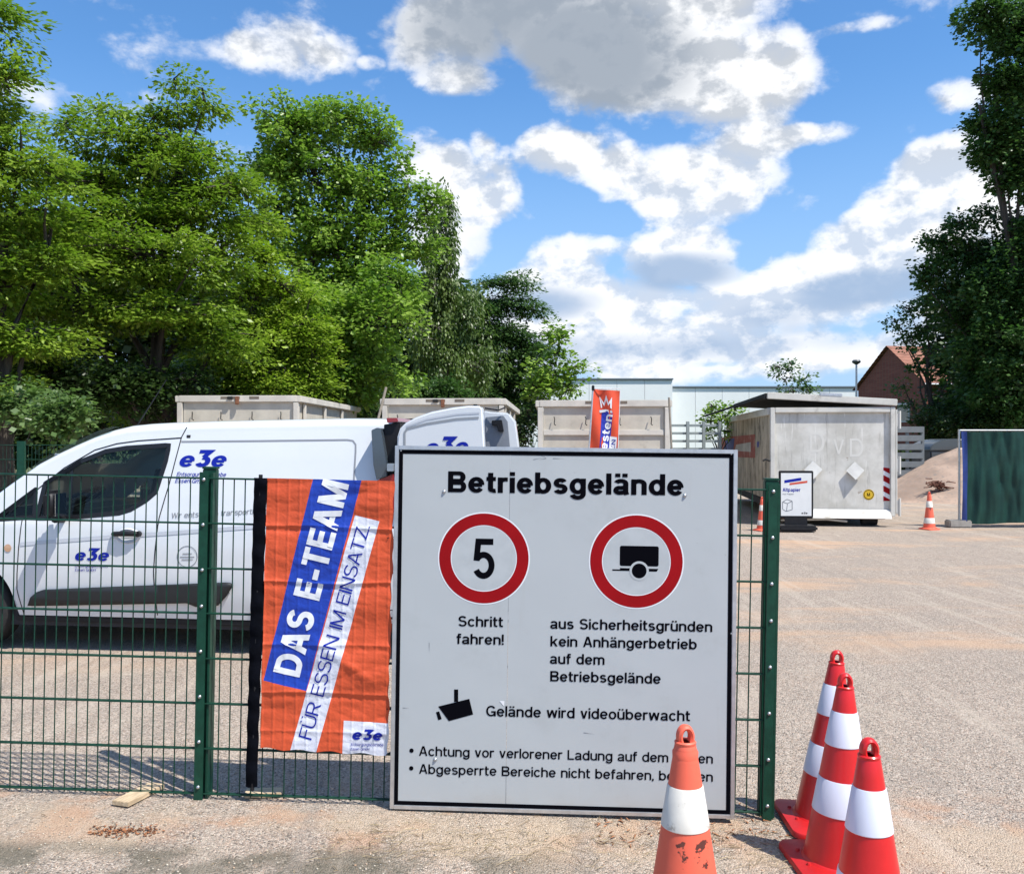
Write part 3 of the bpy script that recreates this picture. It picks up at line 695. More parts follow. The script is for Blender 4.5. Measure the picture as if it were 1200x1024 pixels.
def cone(px_, py, s, label, lean=(0, 0), rz=0, kind='red', h=.75, base=.38, group='red and white traffic cones beside the fence'):
    x, y = (px_-600)/s, F/s
    t = empty('traffic_cone', (x, y, gz(x, y)+.003), rz); t.rotation_euler = (lean[1], lean[0], rz)
    tag(t, label, 'traffic cone', group)
    mB, mBase, mBand = (Mred, MredB, Mwht) if kind == 'red' else (Mor, Mor, Mow)
    k = h/.75; rb, rt = (.138 if base > .3 else .115)*k, .033*k; zb, zt = .03*k, .685*k
    r = lambda z: rb+(rt-rb)*(z-zb)/(zt-zb)
    if kind == 'red': bands = [(.75-.275, .75-.148), (.75-.53, .75-.402)]
    else: bands = [(.75-.312, .75-.187), (.12, .23)]
    cuts = sorted([q*k for b_ in bands for q in b_]); prof = [(rb+.012, zb-.004), (rb+.006, zb+.006)]
    zs = list(np.linspace(zb+.012, zt, 14))
    prof += [(r(z), z) for z in zs]+[(rt-.002, zt+.004), (rt-.003, zt+.010), (rt*.55, zt+.011)]
    MB().lathe(prof, 40).build('body', mB, t, True)
    for a, b_ in bands:
        a, b_ = a*k, b_*k
        MB().lathe([(r(a)+.0003, a-.001), (r(a)+.0026, a+.0015), (r(b_)+.0026, b_-.0015), (r(b_)+.0003, b_+.001)], 40).build('reflective_band', mBand, t, True)
    if kind != 'red':
        MB().lathe([(rt+.006, zt-.045), (rt+.007, zt-.02), (rt+.002, zt-.012), (rt+.002, zt-.010)], 32).build('collar', mB, t, True)
    # grip loop on top
    mb = MB(); n, mseg = 26, 8; vs = []
    for i in range(n+1):
        a = math.pi*(-.22+1.44*i/n); cx, cz = math.cos(a)*.0195*k, math.sin(a)*.028*k
        for j in range(mseg):
            b_ = 2*math.pi*j/mseg; rr_ = .0095*k*math.cos(b_)
            vs.append((cx+math.cos(a)*rr_, .017*k*math.sin(b_), zt+.026*k+cz+math.sin(a)*rr_))
    mb.add(vs, [(i*mseg+j, i*mseg+(j+1) % mseg, (i+1)*mseg+(j+1) % mseg, (i+1)*mseg+j) for i in range(n) for j in range(mseg)])
    mb.lathe([(rt*.98, zt+.002), (rt*1.02, zt+.010), (rt*.9, zt+.014), (rt*.6, zt+.012)], 24)
    mb.build('grip_loop', mB, t, True)
    hb = base/2; pts = []
    for (cx, cy, a0) in ((hb-.05, hb-.05, 0), (-hb+.05, hb-.05, 90), (-hb+.05, -hb+.05, 180), (hb-.05, -hb+.05, 270)):
        pts += [(cx+.05*math.cos(R(a0+15*i)), cy+.05*math.sin(R(a0+15*i))) for i in range(7)]
    mb = MB(); L = [(1, 0), (1.0, .016), (.985, .022), (.93, .025), (.80, .033), (.6, .036)]
    n = len(pts); mb.add([(x_*f, y_*f, z_*k) for f, z_ in L for x_, y_ in pts], [(i*n+j, i*n+(j+1) % n, (i+1)*n+(j+1) % n, (i+1)*n+j) for i in range(len(L)-1) for j in range(n)]+[tuple((len(L)-1)*n+j for j in range(n))])
    mb.build('base_plate', mBase, t, True)
    k0 = None
    for i in range(8):
        a = math.pi/8+i*math.pi/4; rr_ = (rb+.02)
        if k0 is None: k0 = MB().lathe([(0, .010), (.006, .009), (.008, .005), (.009, 0)], 8).build('stud', mBase, t, True); c = k0
        else: c = k0.copy(); col.objects.link(c); c.parent = t
        c.location = (rr_*math.cos(a), rr_*math.sin(a), .033*k)
    return t
cone(969, 958, 272, 'rearmost of three red and white cones, tilting toward the right', lean=(R(3.4), 0), rz=R(-2))
cone(984.5, 1010, 303, 'middle one of three red and white cones in front of the end post', lean=(R(1.6), 0), rz=R(2))
cone(1018.5, 1154, 390, 'nearest of three red and white cones, cut off by the picture edge', rz=R(6))
cone(803, 1130, 378, 'faded orange cone with one dirty white band in front of the sign', kind='orange', rz=R(12), lean=(0, R(0)), group=None)
cone(1089, 621, 63, 'small faded orange and white cone standing alone before the sand pile', kind='orange', h=.70, base=.29, group='orange cones far back in the yard', rz=R(20))
cone(893, 619, 64, 'orange cone half hidden between fence wires beside the grey container', kind='orange', h=.62, base=.27, group='orange cones far back in the yard', rz=R(20))

# ================================================================ SMALL DEBRIS
Mwood = mat('weathered wood', (.50, .38, .24), .8, 0, .25, 10, .3, 40, stretch=(1, 8, 8))
def plank(cx, cy, w, l, rz, label):
    s = (cy-YH)/EYE; x, y = (cx-600)/s, F/s
    o = MB().box((0, 0, .010), (l, w, .020)).build('wood_plank', Mwood, bevel=.002); o.location = (x, y, gz(x, y)+.004); o.rotation_euler = (0, R(1.5), rz)
    tag(o, label, 'plank', 'scraps of wood at the fence foot')
plank(163, 945, .085, .24, R(73), 'short pale wood plank lying on gravel left of the fence post')
plank(309, 940, .07, .16, R(10), 'small wood scrap under the flag at the fence foot')
def scatter(name, label, cat, n, fx, m, twig=True):
    vs = []; fs = []; rd = []
    for i in range(n):
        x, y, L, w, a = fx(); z = gz(x, y)+.002+random.random()*.006
        d = Vector((math.cos(a), math.sin(a), (random.random()-.5)*.25)); nrm = Vector((-d.y, d.x, 0)); b = len(vs)
        bend = Vector((0, 0, L*.1*random.random()))
        p = Vector((x, y, z)); up = Vector((0, 0, w))
        for q, ww in ((p-d*L/2, .5), (p+bend, 1), (p+d*L/2, .3)):
            vs += [q-nrm*w*ww, q+nrm*w*ww, q+up*ww*(1.4 if twig else .4)]
        for k in (0, 3): fs += [(b+k, b+k+1, b+k+4, b+k+3), (b+k+1, b+k+2, b+k+5, b+k+4), (b+k+2, b+k, b+k+3, b+k+5)]
        rd += [random.random()]*9
    V_ = np.array([tuple(v) for v in vs]); o = link(name, fast_mesh(name, V_, np.array(fs), np.array(rd)), m)
    tag(o, label, cat, kind='stuff')
Mstraw = attr_mat('dry straw', (.16, .11, .06), (.50, .40, .24)); Mrust = attr_mat('dead leaves', (.10, .035, .015), (.50, .22, .10))
def f1():
    y = 3.56+random.gauss(0, .10)+(.12 if random.random() < .3 else 0); return (-.75+random.random()*2.0, y-.0, .02+.09*random.random()**2, .0007+.0008*random.random(), random.gauss(0, .7))
scatter('dry_straw', 'dry straw and twigs strewn along the foot of the sign', 'straw', 520, f1, Mstraw)
def f2():
    s = (986-YH)/EYE; return ((112+70*random.random()+random.gauss(0, 6)-600)/s, F/s+random.gauss(0, .028), .006+.012*random.random(), .0025+.003*random.random(), random.random()*6)
scatter('dead_leaves', 'small heap of rust brown leaf crumbs on the gravel', 'dead leaves', 230, f2, Mrust, False)
def f3():
    y = 3.9+random.gauss(0, .12); return (.35+random.random()*1.0, y-.08, .01+.03*random.random(), .002+.003*random.random(), random.random()*6)
scatter('leaf_crumbs', 'orange brown leaf crumbs around the right fence post', 'leaf litter', 240, f3, Mrust, False)
def f4(): return ((random.random()-.5)*4.4, 2.7+2.2*random.random(), .01+.05*random.random()**2, .0008+.001*random.random(), random.random()*6)
scatter('stray_twigs', 'stray little twigs and stalks lying about on the gravel', 'twigs', 260, f4, Mstraw)

# ================================================================ VAN
Mpaint = mat('white van paint', (.69, .71, .72), .28, 0, .015, 2, coat=.8, dirt=(.62, .60, .56), dscale=1.4, dthr=(.6, .95))
Mglass = bpy.data.materials.new('tinted window glass'); Mglass.use_nodes = True
def _g(m, tint, mixf):
    nt = m.node_tree; b = nt.nodes['Principled BSDF']; b.inputs['Base Color'].default_value = (.01, .012, .014, 1); b.inputs['Roughness'].default_value = .03; b.inputs['Specular IOR Level'].default_value = .8
    t = nt.nodes.new('ShaderNodeBsdfTransparent'); t.inputs[0].default_value = (*tint, 1)
    mx = nt.nodes.new('ShaderNodeMixShader'); mx.inputs[0].default_value = mixf
    nt.links.new(t.outputs[0], mx.inputs[1]); nt.links.new(b.outputs[0], mx.inputs[2]); nt.links.new(mx.outputs[0], nt.nodes['Material Output'].inputs[0])
_g(Mglass, (.62, .76, .70), .32)
Mtrim = mat('dark grey body trim', (.016, .018, .020), .6, 0, .1, 12, .1, 90)
Mseal = mat('black window seal', (.008, .008, .009), .45)
Mint = mat('dark cabin lining', (.03, .03, .034), .8, 0, .2, 8)
VO = Vector(((455-600)/159, F/159, 0)); VF = Vector((-600/151, F/151, 0))
VP = Plane(VO, VO-VF, Vector((0, 0, 1)))
def van():
    t = empty('delivery_van', mat=VP.M)
    tag(t, 'white e3e delivery van with open rear door, parked behind the green fence', 'van')
    px = lambda x, y, off=0: VP.px(x, y, off)
    sil = [px(x, y, -.30) for x, y in ((0, 589), (30, 563), (61, 539), (82, 527), (102, 517), (120, 508.5), (137, 502), (160, 496.5), (182, 494.3), (205, 493), (250, 491.5), (300, 490.3), (360, 489), (410, 488), (462, 488.5))]
    sil = [(-4.15, .62), (-4.12, .78), (-4.0, .90), (-3.7, 1.0), (-3.4, 1.06)]+[s for s in sil if s[0] > -3.25]
    XS = [s[0] for s in sil]; ZS = [s[1] for s in sil]
    zt = lambda x: float(np.interp(x, XS, ZS))
    xr = px(462, 500)[0]; xf = -4.15
    wf, wr = px(-38, 715)[0], px(352, 715)[0]; wrad = .325
    def zb(x):
        z = .275
        for c in (wf, wr):
            d = abs(x-c)
            if d < .385: z = max(z, .32+math.sqrt(max(0, .385**2-d*d)))
        return min(z, zt(x)-.12)
    def inset(z, x):                     # side face, measured in from the widest point
        z1 = zt(x); f = np.interp(z, [.2, .28, .36, .44, .60, .80, .98, 1.01, 1.05, 1.2, 1.5, 1.8], [.06, .045, .028, .012, .0, .0, .014, .022, .026, .052, .115, .185])
        nose = .0
        if x < -3.3: nose = .42*((-3.3-x)/.85)**2.4
        return float(f)+nose
    def sect(x):
        z0, z1 = zb(x), zt(x); zbelt = min(.98, z1-.10); zc = z1-.085; L = []
        for i in range(14): z = z0+(zbelt-z0)*i/14; L.append((inset(z, x), z))
        for i in range(30): z = zbelt+(zc-zbelt)*i/29; L.append((inset(z, x), z))
        i0 = inset(zc, x); W2 = .90
        for i in range(1, 9):
            a = math.pi/2*i/9; L.append((i0+.13*(1-math.cos(a)), zc+.07*math.sin(a)))
        for i in range(0, 8):
            f = i/7; s = i0+.13+(W2-i0-.13)*f; L.append((s, zc+.07+.015*math.sin(f*math.pi/2)))
        return L
    def side(x, z, lift=0): return (x, z, -inset(z, x)+lift)
    st = list(np.arange(xf, xr, .02))+[xr]; V_ = []; n = None
    for x in st:
        L = sect(x); n = len(L)*2-1
        full = [(x, z, -s) for s, z in L]+[(x, z, -(1.8-s)) for s, z in reversed(L[:-1])]
        V_ += full
    winA = [px(*p) for p in ((46, 567), (85, 541), (113, 529), (137, 525), (188, 521.5), (186, 541), (178, 577), (167, 587), (150, 597.5), (137, 601.5), (85, 606), (41, 607.5))]
    winB = [px(*p) for p in ((-8, 609), (36.5, 573), (37.5, 606))]
    def inside(p, P_):
        c = False; j = len(P_)-1
        for i in range(len(P_)):
            if (P_[i][1] > p[1]) != (P_[j][1] > p[1]) and p[0] < (P_[j][0]-P_[i][0])*(p[1]-P_[i][1])/(P_[j][1]-P_[i][1])+P_[i][0]: c = not c
            j = i
        return c
    Fs = []; half = 44; wsx0, wsx1 = px(22, 560)[0], px(116, 508)[0]
    for i in range(len(st)-1):
        for j in range(n-1):
            if j < half:
                a, b = V_[i*n+j], V_[(i+1)*n+j+1]; c = ((a[0]+b[0])/2, (a[1]+b[1])/2)
                if inside(c, winA) or inside(c, winB): continue
            elif j >= n-1-half:
                a, b = V_[i*n+j], V_[(i+1)*n+j+1]; c = ((a[0]+b[0])/2, (a[1]+b[1])/2)
                if inside(c, winA) or inside(c, winB): continue
            elif wsx0 < st[i] < wsx1 and 53 <= j < n-54: continue
            Fs.append((i*n+j, i*n+j+1, (i+1)*n+j+1, (i+1)*n+j))
    Fs.append(tuple(range(n)))           # nose
    mb = MB(); mb.add(V_, Fs)
    mb.build('body', Mpaint, t, True, fix=True, angle=50)
    def ribbon(mbb, pts, w, lift=.0015, closed=False, mapf=None):
        mapf = mapf or (lambda a, b: side(a, b, lift)); P_ = []
        pts = [Vector(p) for p in pts]
        if closed: pts = pts+[pts[0], pts[1]]
        for i in range(len(pts)-1):
            m = max(1, int((pts[i+1]-pts[i]).length/.03))
            for k in range(m): P_.append(pts[i].lerp(pts[i+1], k/m))
        P_.append(pts[-1]); vs = []
        for i, p in enumerate(P_):
            d = (P_[min(i+1, len(P_)-1)]-P_[max(i-1, 0)]).normalized(); q = Vector((-d.y, d.x))*w/2
            vs += [mapf(*(p+q)), mapf(*(p-q))]
        return mbb.add(vs, [(2*i, 2*i+1, 2*i+3, 2*i+2) for i in range(len(P_)-1)])
    def patch(name, P_, m, parent, lift=.002, step=.05, sm=True, thick=0):
        b = bmesh.new(); f = b.faces.new([b.verts.new((p[0], p[1], 0)) for p in P_]); 
        xs = [p[0] for p in P_]; ys = [p[1] for p in P_]
        for ax, lo, hi in ((0, min(xs), max(xs)), (1, min(ys), max(ys))):
            c = lo+step
            while c < hi:
                no = Vector((1, 0, 0)) if ax == 0 else Vector((0, 1, 0)); co = Vector((c, 0, 0)) if ax == 0 else Vector((0, c, 0))
                bmesh.ops.bisect_plane(b, geom=b.verts[:]+b.edges[:]+b.faces[:], plane_co=co, plane_no=no); c += step
        for v in b.verts: v.co = Vector(side(v.co.x, v.co.y, lift))
        if thick: bmesh.ops.solidify(b, geom=b.faces[:], thickness=thick)
        me = bpy.data.meshes.new(name); b.normal_update(); b.to_mesh(me); b.free()
        return link(name, me, m, parent, sm)
    g1 = patch('door_window', winA, Mglass, t, -.006); g2 = patch('quarter_window', winB, Mglass, t, -.006)
    ribbon(MB(), winA, .036, .002, True).build('window_seal', Mseal, g1, True)
    ribbon(MB(), winB, .034, .002, True).build('window_seal', Mseal, g2, True)
    ribbon(MB(), [px(75, 547), px(79, 606)], .022, -.004).build('window_divider', Mseal, g1, True)
    gap = Mseal
    dl = [px(*p) for p in ((206.7, 500), (201.6, 512), (193, 567), (184.5, 607.7), (180, 669), (181.5, 722))]
    ribbon(MB(), dl, .0085).build('door_gap', gap, t, True)
    ribbon(MB(), [px(*p) for p in ((24, 608), (22, 640), (19, 690), (24, 722))], .008).build('door_gap', gap, t, True)
    ribbon(MB(), [px(*p) for p in ((9, 600), (40, 572), (66, 549), (100, 527.5), (125, 520), (150, 516.5), (201, 513))], .010).build('door_gap', gap, t, True)
    pg = [px(*p) for p in ((202, 517.6), (300, 516.6), (400, 515.4), (407, 516.5), (410.5, 521), (411, 530), (411, 600), (409, 680))]
    o = ribbon(MB(), pg, .014).build('panel_groove', mat('groove shade paint', (.25, .26, .28), .4), t, True)
    ribbon(MB(), [px(*p) for p in ((24, 637.5), (60, 634.5), (130, 629), (200, 624.5), (295, 617.5), (410, 610))], .028, .0035).build('swage_line', mat('swage shade paint', (.52, .54, .58), .3, coat=.6), t, True)  # greyer ribbon paints the shade along the pressed crease
    ribbon(MB(), [px(*p) for p in ((140, 503.5), (200, 500.5), (300, 498), (440, 495.5))], .006, .0015, mapf=lambda a, b: side(a, min(b, zt(a)-.086), .0015)).build('roof_groove', mat('groove shade paint', (.35, .36, .38), .4), t, True)
    # sill trim and underside
    trim = [px(*p) for p in ((31.4, 710), (36, 700), (43, 694), (52, 691), (160, 686.5), (265, 682.5), (271, 683), (273, 686), (266, 697), (255, 709), (248, 711), (229, 711), (218.6, 706.5), (68, 709.5))]
    patch('side_trim', trim, Mtrim, t, .012, .06, thick=.012)
    ribbon(MB(), trim, .006, .0125, True).build('trim_edge', mat('trim edge', (.012, .012, .013), .5), t, True)
    mb = MB(); x0, x1 = wf+.36, wr-.36
    mb.box(((x0+x1)/2, .25, -.10), (x1-x0, .05, .09)); mb.build('sill', M['black'], t, bevel=.01)
    MB().box(((xf+xr)/2+.2, .33, -.9), (3.6, .28, 1.62)).build('underbody', Mint, t)  # hung low to block light and darken the ground below
    # cabin
    mb = MB(); mb.box((-2.35, .62, -1.66), (1.6, .55, .02)); mb.box((-1.62, 1.0, -.9), (.03, 1.35, 1.5)); mb.box((-2.4, .52, -.9), (1.7, .03, 1.55)); mb.build('cabin_lining', Mint, t)
    def seat(zc):
        s_ = empty('seat'); s_.parent = t
        MB().box((-2.25, .80, zc), (.50, .16, .50)).build('seat_cushion', Mint, s_, bevel=.05)
        Mx = Matrix.Translation((-1.93, 1.14, zc)) @ Matrix.Rotation(R(-14), 4, 'Z')
        MB().box((0, 0, 0), (.13, .62, .48), Mx).build('backrest', Mint, s_, bevel=.05)
        MB().box((-1.83, 1.50, zc), (.10, .18, .26)).build('headrest', Mint, s_, bevel=.04)
    seat(-.42); seat(-1.25)
    MB().box((-2.98, 1.0, -.9), (.42, .20, 1.5)).build('dashboard', Mtrim, t, bevel=.05)
    mb = MB(); c = Vector((-2.68, 1.16, -.42)); ax = Matrix.Rotation(R(-62), 3, 'Z')
    mb.tube([c+ax @ Vector((0.19*math.cos(a)*0, .19*math.cos(a), .19*math.sin(a))) for a in np.linspace(0, 2*math.pi, 25)], .014, 6, False)
    mb.tube([c+ax @ Vector((0, .18, 0)), c+ax @ Vector((.02, 0, 0)), c+ax @ Vector((0, -.18, 0))], .014, 6); mb.build('steering_wheel', M['black'], t, True)
    # far side window and windscreen
    far = [(p[0], p[1], -(1.8-inset(p[1], p[0]))-.003) for p in winA]
    MB().add(far, [tuple(range(len(far)))]).build('far_window', Mglass, t)
    xs_ = list(np.linspace(px(20, 560)[0], px(118, 508)[0], 14)); vs = []
    for x in xs_:
        for s_ in (.16, .5, .9, 1.3, 1.64): vs.append((x, zt(x)+.003, -s_))
    MB().add(vs, [(i*5+j, i*5+j+1, (i+1)*5+j+1, (i+1)*5+j) for i in range(13) for j in range(4)]).build('windscreen', Mglass, t, True)
    patch('headlight', [(-3.96, .70), (-3.72, .74), (-3.50, .86), (-3.58, .89), (-3.80, .86), (-3.98, .78)], mat('headlight glass', (.35, .37, .38), .08, .3, coat=1), t, .006)
    patch('bumper_trim', [(-3.98, .34), (-3.62, .34), (-3.62, .42), (-3.98, .46)], Mtrim, t, .004)
    # handle
    a, b = px(132, 626.5), px(167, 625); hx = (a[0]+b[0])/2; hy = (a[1]+b[1])/2; hz = side(hx, hy)[2]
    def ell(rx, ry, lift, n_=28): return [(hx+rx*math.cos(2*math.pi*i/n_), hy-.02+ry*math.sin(2*math.pi*i/n_)) for i in range(n_)]
    hp = empty('door_handle'); hp.parent = t
    mb = MB(); n_ = 28; vs = []
    for f, d in ((1, .001), (.85, -.004), (.5, -.02), (0.01, -.022)):
        for i in range(n_): vs.append((hx+.105*f*math.cos(2*math.pi*i/n_), hy-.015+.062*f*math.sin(2*math.pi*i/n_), hz+d+.002+(0 if f == 1 else .018)))
    mb.add(vs, [(i*n_+j, i*n_+(j+1) % n_, (i+1)*n_+(j+1) % n_, (i+1)*n_+j) for i in range(3) for j in range(n_)]).build('handle_cup', mat('cup shade paint', (.55, .56, .58), .3, coat=.6), hp, True)  # cup greyed so its colour carries the shade of the recess
    mb = MB(); mb.tube([(hx-.115, hy, hz+.012), (hx-.09, hy+.003, hz+.035), (hx, hy+.006, hz+.042), (hx+.07, hy+.006, hz+.036), (hx+.085, hy+.004, hz+.03)], [.016, .019, .020, .020, .017], 10)
    mb.tube([(hx+.092, hy+.004, hz+.004), (hx+.092, hy+.004, hz+.036)], .022, 12); mb.build('handle_grip', M['black'], hp, True)
    # mirror
    mx_ = px(66, 590, .12)
    mr = empty('side_mirror', (0, 0, 0)); mr.parent = t
    Mx = Matrix.Translation((mx_[0], mx_[1]-.005, .15)) @ Matrix.Rotation(R(4), 4, 'Y')
    MB().box((0, 0, 0), (.10, .215, .19), Mx).build('mirror_housing', M['black'], mr, bevel=.035, seg=3)
    MB().box((.052, 0, 0), (.004, .17, .15), Mx).build('mirror_glass', mat('mirror glass', (.75, .8, .85), .02, 1), mr, bevel=.0015)
    MB().tube([(mx_[0]-.02, mx_[1]-.12, .11), (mx_[0]-.04, mx_[1]-.13, -.03)], .028, 8).build('mirror_arm', M['black'], mr, True)
    # front lamp repeater and tank flap
    r_ = px(9.3, 642); ring(MB(), r_[0], r_[1], 0, .030, lambda x, y, k: side(x, y, .004), 20).build('side_repeater', mat('amber lens', (.55, .33, .2), .2, coat=1), t, True)
    # wheels
    def wheel(cx, cz, name='wheel'):
        w_ = empty(name, (cx, wrad, cz)); w_.parent = t
        mb = MB(); n_ = 40
        prof = [(.205, .085), (.225, .100), (.265, .105), (.300, .095), (.320, .075), (.325, .02), (.325, -.08), (.30, -.1), (.2, -.1)]
        mb.add([(r*math.cos(2*math.pi*k/n_), r*math.sin(2*math.pi*k/n_), z) for r, z in prof for k in range(n_)], [(i*n_+k, i*n_+(k+1) % n_, (i+1)*n_+(k+1) % n_, (i+1)*n_+k) for i in range(len(prof)-1) for k in range(n_)])
        mb.build('tyre', M['rubber'], w_, True)
        mb = MB(); prof = [(.0, .07), (.05, .075), (.06, .06), (.17, .065), (.195, .09), (.207, .088)]
        mb.add([(r*math.cos(2*math.pi*k/n_), r*math.sin(2*math.pi*k/n_), z) for r, z in prof for k in range(n_)], [(i*n_+k, i*n_+(k+1) % n_, (i+1)*n_+(k+1) % n_, (i+1)*n_+k) for i in range(len(prof)-1) for k in range(n_)])
        mb.build('rim', M['alu'], w_, True)
        h0 = None
        for k in range(5):
            a = 2*math.pi*k/5; h0 = MB().box((.125*math.cos(a), .125*math.sin(a), .066), (.035, .035, .006)).build('rim_slot', M['black'], w_)
    for cx in (wf, wr): wheel(cx, -.14)
    for cx in (wf, wr): wheel(cx, -1.66)
    for cx in (wf, wr):
        mb = MB(); n_ = 24; vs = []
        for i in range(n_+1):
            a = math.pi*i/n_; vs += [(cx+.384*math.cos(a), .32+.384*math.sin(a), -.012), (cx+.384*math.cos(a), .32+.384*math.sin(a), -.32)]
        mb.add(vs, [(2*i, 2*i+1, 2*i+3, 2*i+2) for i in range(n_)]); mb.build('wheel_housing', M['black'], t, True)
    # antenna
    a, b = px(160, 497, -.5), px(195, 445, -.5)
    MB().tube([(a[0], a[1]-.02, -.5), (b[0], b[1], -.5)], [.007, .003], 6).build('antenna', M['black'], t, True)
    # lettering
    def put(name, s, x0, y0, x1, y1, cap_px, w, m_, slant=0, k=None, sub=.03):
        u0, v0 = px(x0, y0); u1, v1 = px(x1, y1); L = math.hypot(u1-u0, v1-v0); d = ((u1-u0)/L, (v1-v0)/L)
        def P_(u, v, kk): return side(u0+u*d[0]-v*d[1], v0+u*d[1]+v*d[0], .0025+kk*4)
        words(name, s, cap_px/154, w, P_, m_, t, L, slant, sub=sub)
    for nm, (x0, y0, x1, y1, cp) in (('logo', (201, 547.2, 257, 547.2, 20)), ('logo', (87, 656.5, 127, 656.5, 15))):
        u0, v0 = px(x0, y0); u1 = px(x1, y1)[0]; cap = cp/154; q = (u1-u0)/2.95
        mbb = MB()
        def P_(u, v, kk): return side(u0+u, v0+v, .0025+kk*4)
        h_ = cap*.66
        for i, ch in enumerate('e3e'):
            hh = cap if ch == '3' else h_; wgt = .21 if ch == '3' else .185
            gw, stt = glyph(ch, wgt); sc_ = q*.92/gw; yk = hh/(1.0 if ch == '3' else XH); c = 0; ox = i*q
            for L_, R_ in stt:
                c += 1; vs = []
                for a_, b_ in zip(L_, R_):
                    for p_ in (a_, b_): vs.append(P_(ox+p_.x*sc_+p_.y*yk*.28, p_.y*yk, c*.00006))
                mbb.add(vs, [(2*i_, 2*i_+1, 2*i_+3, 2*i_+2) for i_ in range(len(L_)-1)])
        mbb.build('logo', M['blue_print'], t)
    put('lettering', 'Entsorgungsbetriebe', 200.5, 558.3, 259, 558.8, 4.8, .13, M['blue_print'], .22)
    put('lettering', 'Essen GmbH', 199.5, 566, 237, 566.3, 4.8, .13, M['blue_print'], .22)
    put('lettering', 'Entsorgungsbetriebe', 88, 664.3, 127, 664.5, 3.2, .12, M['blue_print'], .22)
    put('lettering', 'Essen GmbH', 88, 669, 112, 669.2, 3.2, .12, M['blue_print'], .22)
    put('slogan', 'Wir entsorgen transportieren', 199, 607.5, 313, 601.5, 6.2, .10, M['grey_print'], .1)
    c = px(219.5, 652); rr_ = 12.5/154
    mbb = ring(MB(), c[0], c[1], rr_*.94, rr_, lambda x, y, k: side(x, y, .0025), 40)
    for (yy, x0, x1) in ((.25, -.45, .45), (-.05, -.7, .7), (-.3, -.55, .55)):
        ribbon(mbb, [(c[0]+rr_*x0, c[1]+rr_*yy), (c[0]+rr_*x1, c[1]+rr_*(yy+.02))], .006, .0026)
    mbb.build('badge', M['grey_print'], t)
    # rear: pillar, lamp, brake light, hinge
    xe = px(462, 520)[0]
    def solid(name, pts, z0, z1, m_, par=t, bv=.004):
        return MB().prism(pts, z0, z1).build(name, m_, par, bevel=bv)
    lamp = [px(*p) for p in ((435, 504), (442, 501), (446, 502), (453, 545), (453, 558), (441, 562), (437.5, 545))]
    solid('tail_lamp', lamp, -.16, .0, mat('smoked tail lamp', (.07, .09, .11), .12, coat=1))
    solid('tail_lamp_lens', [px(*p) for p in ((441, 563), (453, 558.5), (461, 555), (463, 563), (462, 600), (441, 604))], -.15, -.002, M['red_glass'])
    solid('brake_light', [px(*p) for p in ((451, 489.5), (464, 489.5), (465, 494), (452, 495.5))], -.5, -.04, M['red_glass'])
    solid('opening_shade', [px(*p) for p in ((447, 497), (466, 495), (466, 760), (447, 760))], -1.55, -.07, M['black'])  # black block stands for the dark inside the open rear
    h_ = solid('door_hinge', [px(*p) for p in ((455, 543), (463, 543), (463, 552), (455, 552))], -.06, .045, M['gal'])
    # open left rear door, outer face toward the fence
    dr = empty('rear_door'); dr.parent = t
    out = [(466, 726), (464.5, 530), (465.5, 512), (468.5, 502), (475, 495.5), (487, 489), (505, 482.5), (530, 477.5), (548, 475.3), (563, 475.5), (565.5, 479), (568, 522), (571, 726)]
    P_ = [px(x, y, .01) for x, y in out]
    MB().prism(P_, -.05, .01).build('door_skin', Mpaint, dr, bevel=.012, seg=3)
    g = [px(*p, .012) for p in ((474, 620), (474, 507), (477, 502.5), (500, 496.5), (535, 491), (561, 489.5))]
    ribbon(MB(), g, .016, 0, mapf=lambda a, b: (a, b, .0128)).build('door_groove', mat('groove shade paint', (.28, .30, .32), .4), dr)
    g = [px(*p, .012) for p in ((476, 500), (500, 491.5), (535, 485.5), (562, 484))]
    ribbon(MB(), g, .012, 0, mapf=lambda a, b: (a, b, .0126)).build('door_swage', mat('swage shade paint', (.50, .52, .56), .3, coat=.6), dr)  # crease shade of the door, painted as a grey ribbon
    u0, v0 = px(505, 533, .012); cap = 21/158; mbb = MB(); q = 44/158/2.6
    for i, ch in enumerate('e3e'):
        hh = cap if ch == '3' else cap*.66; wgt = .21 if ch == '3' else .185; gw, stt = glyph(ch, wgt); yk = hh/(1 if ch == '3' else XH); c = 0
        for L_, R_ in stt:
            c += 1; vs = []
            for a_, b_ in zip(L_, R_):
                for p_ in (a_, b_): vs.append((u0+(i-.5)*q*1.0+p_.x*q*.92/gw+p_.y*yk*.28+i*.002, v0+p_.y*yk+(i-.5)*.004, .0135+c*.0001))
            mbb.add(vs, [(2*i_, 2*i_+1, 2*i_+3, 2*i_+2) for i_ in range(len(L_)-1)])
    mbb.build('logo', M['blue_print'], dr)
    # open right rear door, inner face seen past the first
    d2 = empty('rear_door'); d2.parent = t; tag(d2, 'far rear door seen from its grey inner side')
    zz = -.42
    P2 = lambda L: [VP.px(x, y, zz) for x, y in L]
    MB().prism(P2([(566, 726), (566, 481), (575, 482.5), (596, 484), (604, 494), (608, 522), (611, 726)]), zz-.05, zz).build('door_frame', Mpaint, d2, bevel=.01)
    MB().prism(P2([(570, 716), (569, 489), (590, 487), (595, 494), (597.5, 522), (600, 716)]), zz, zz+.012).build('inner_panel', mat('grey inner trim', (.20, .22, .25), .6, 0, .1, 6), d2, bevel=.004)
    MB().prism(P2([(577, 493), (588.5, 492), (591, 506), (585, 506), (583, 498.5), (577.5, 499)]), zz+.012, zz+.05).build('latch', M['black'], d2, bevel=.004)
    MB().prism(P2([(563.5, 476), (567, 476), (570, 524), (572, 726), (567.5, 726)]), -.09, -.052).build('door_seal', M['black'], d2)
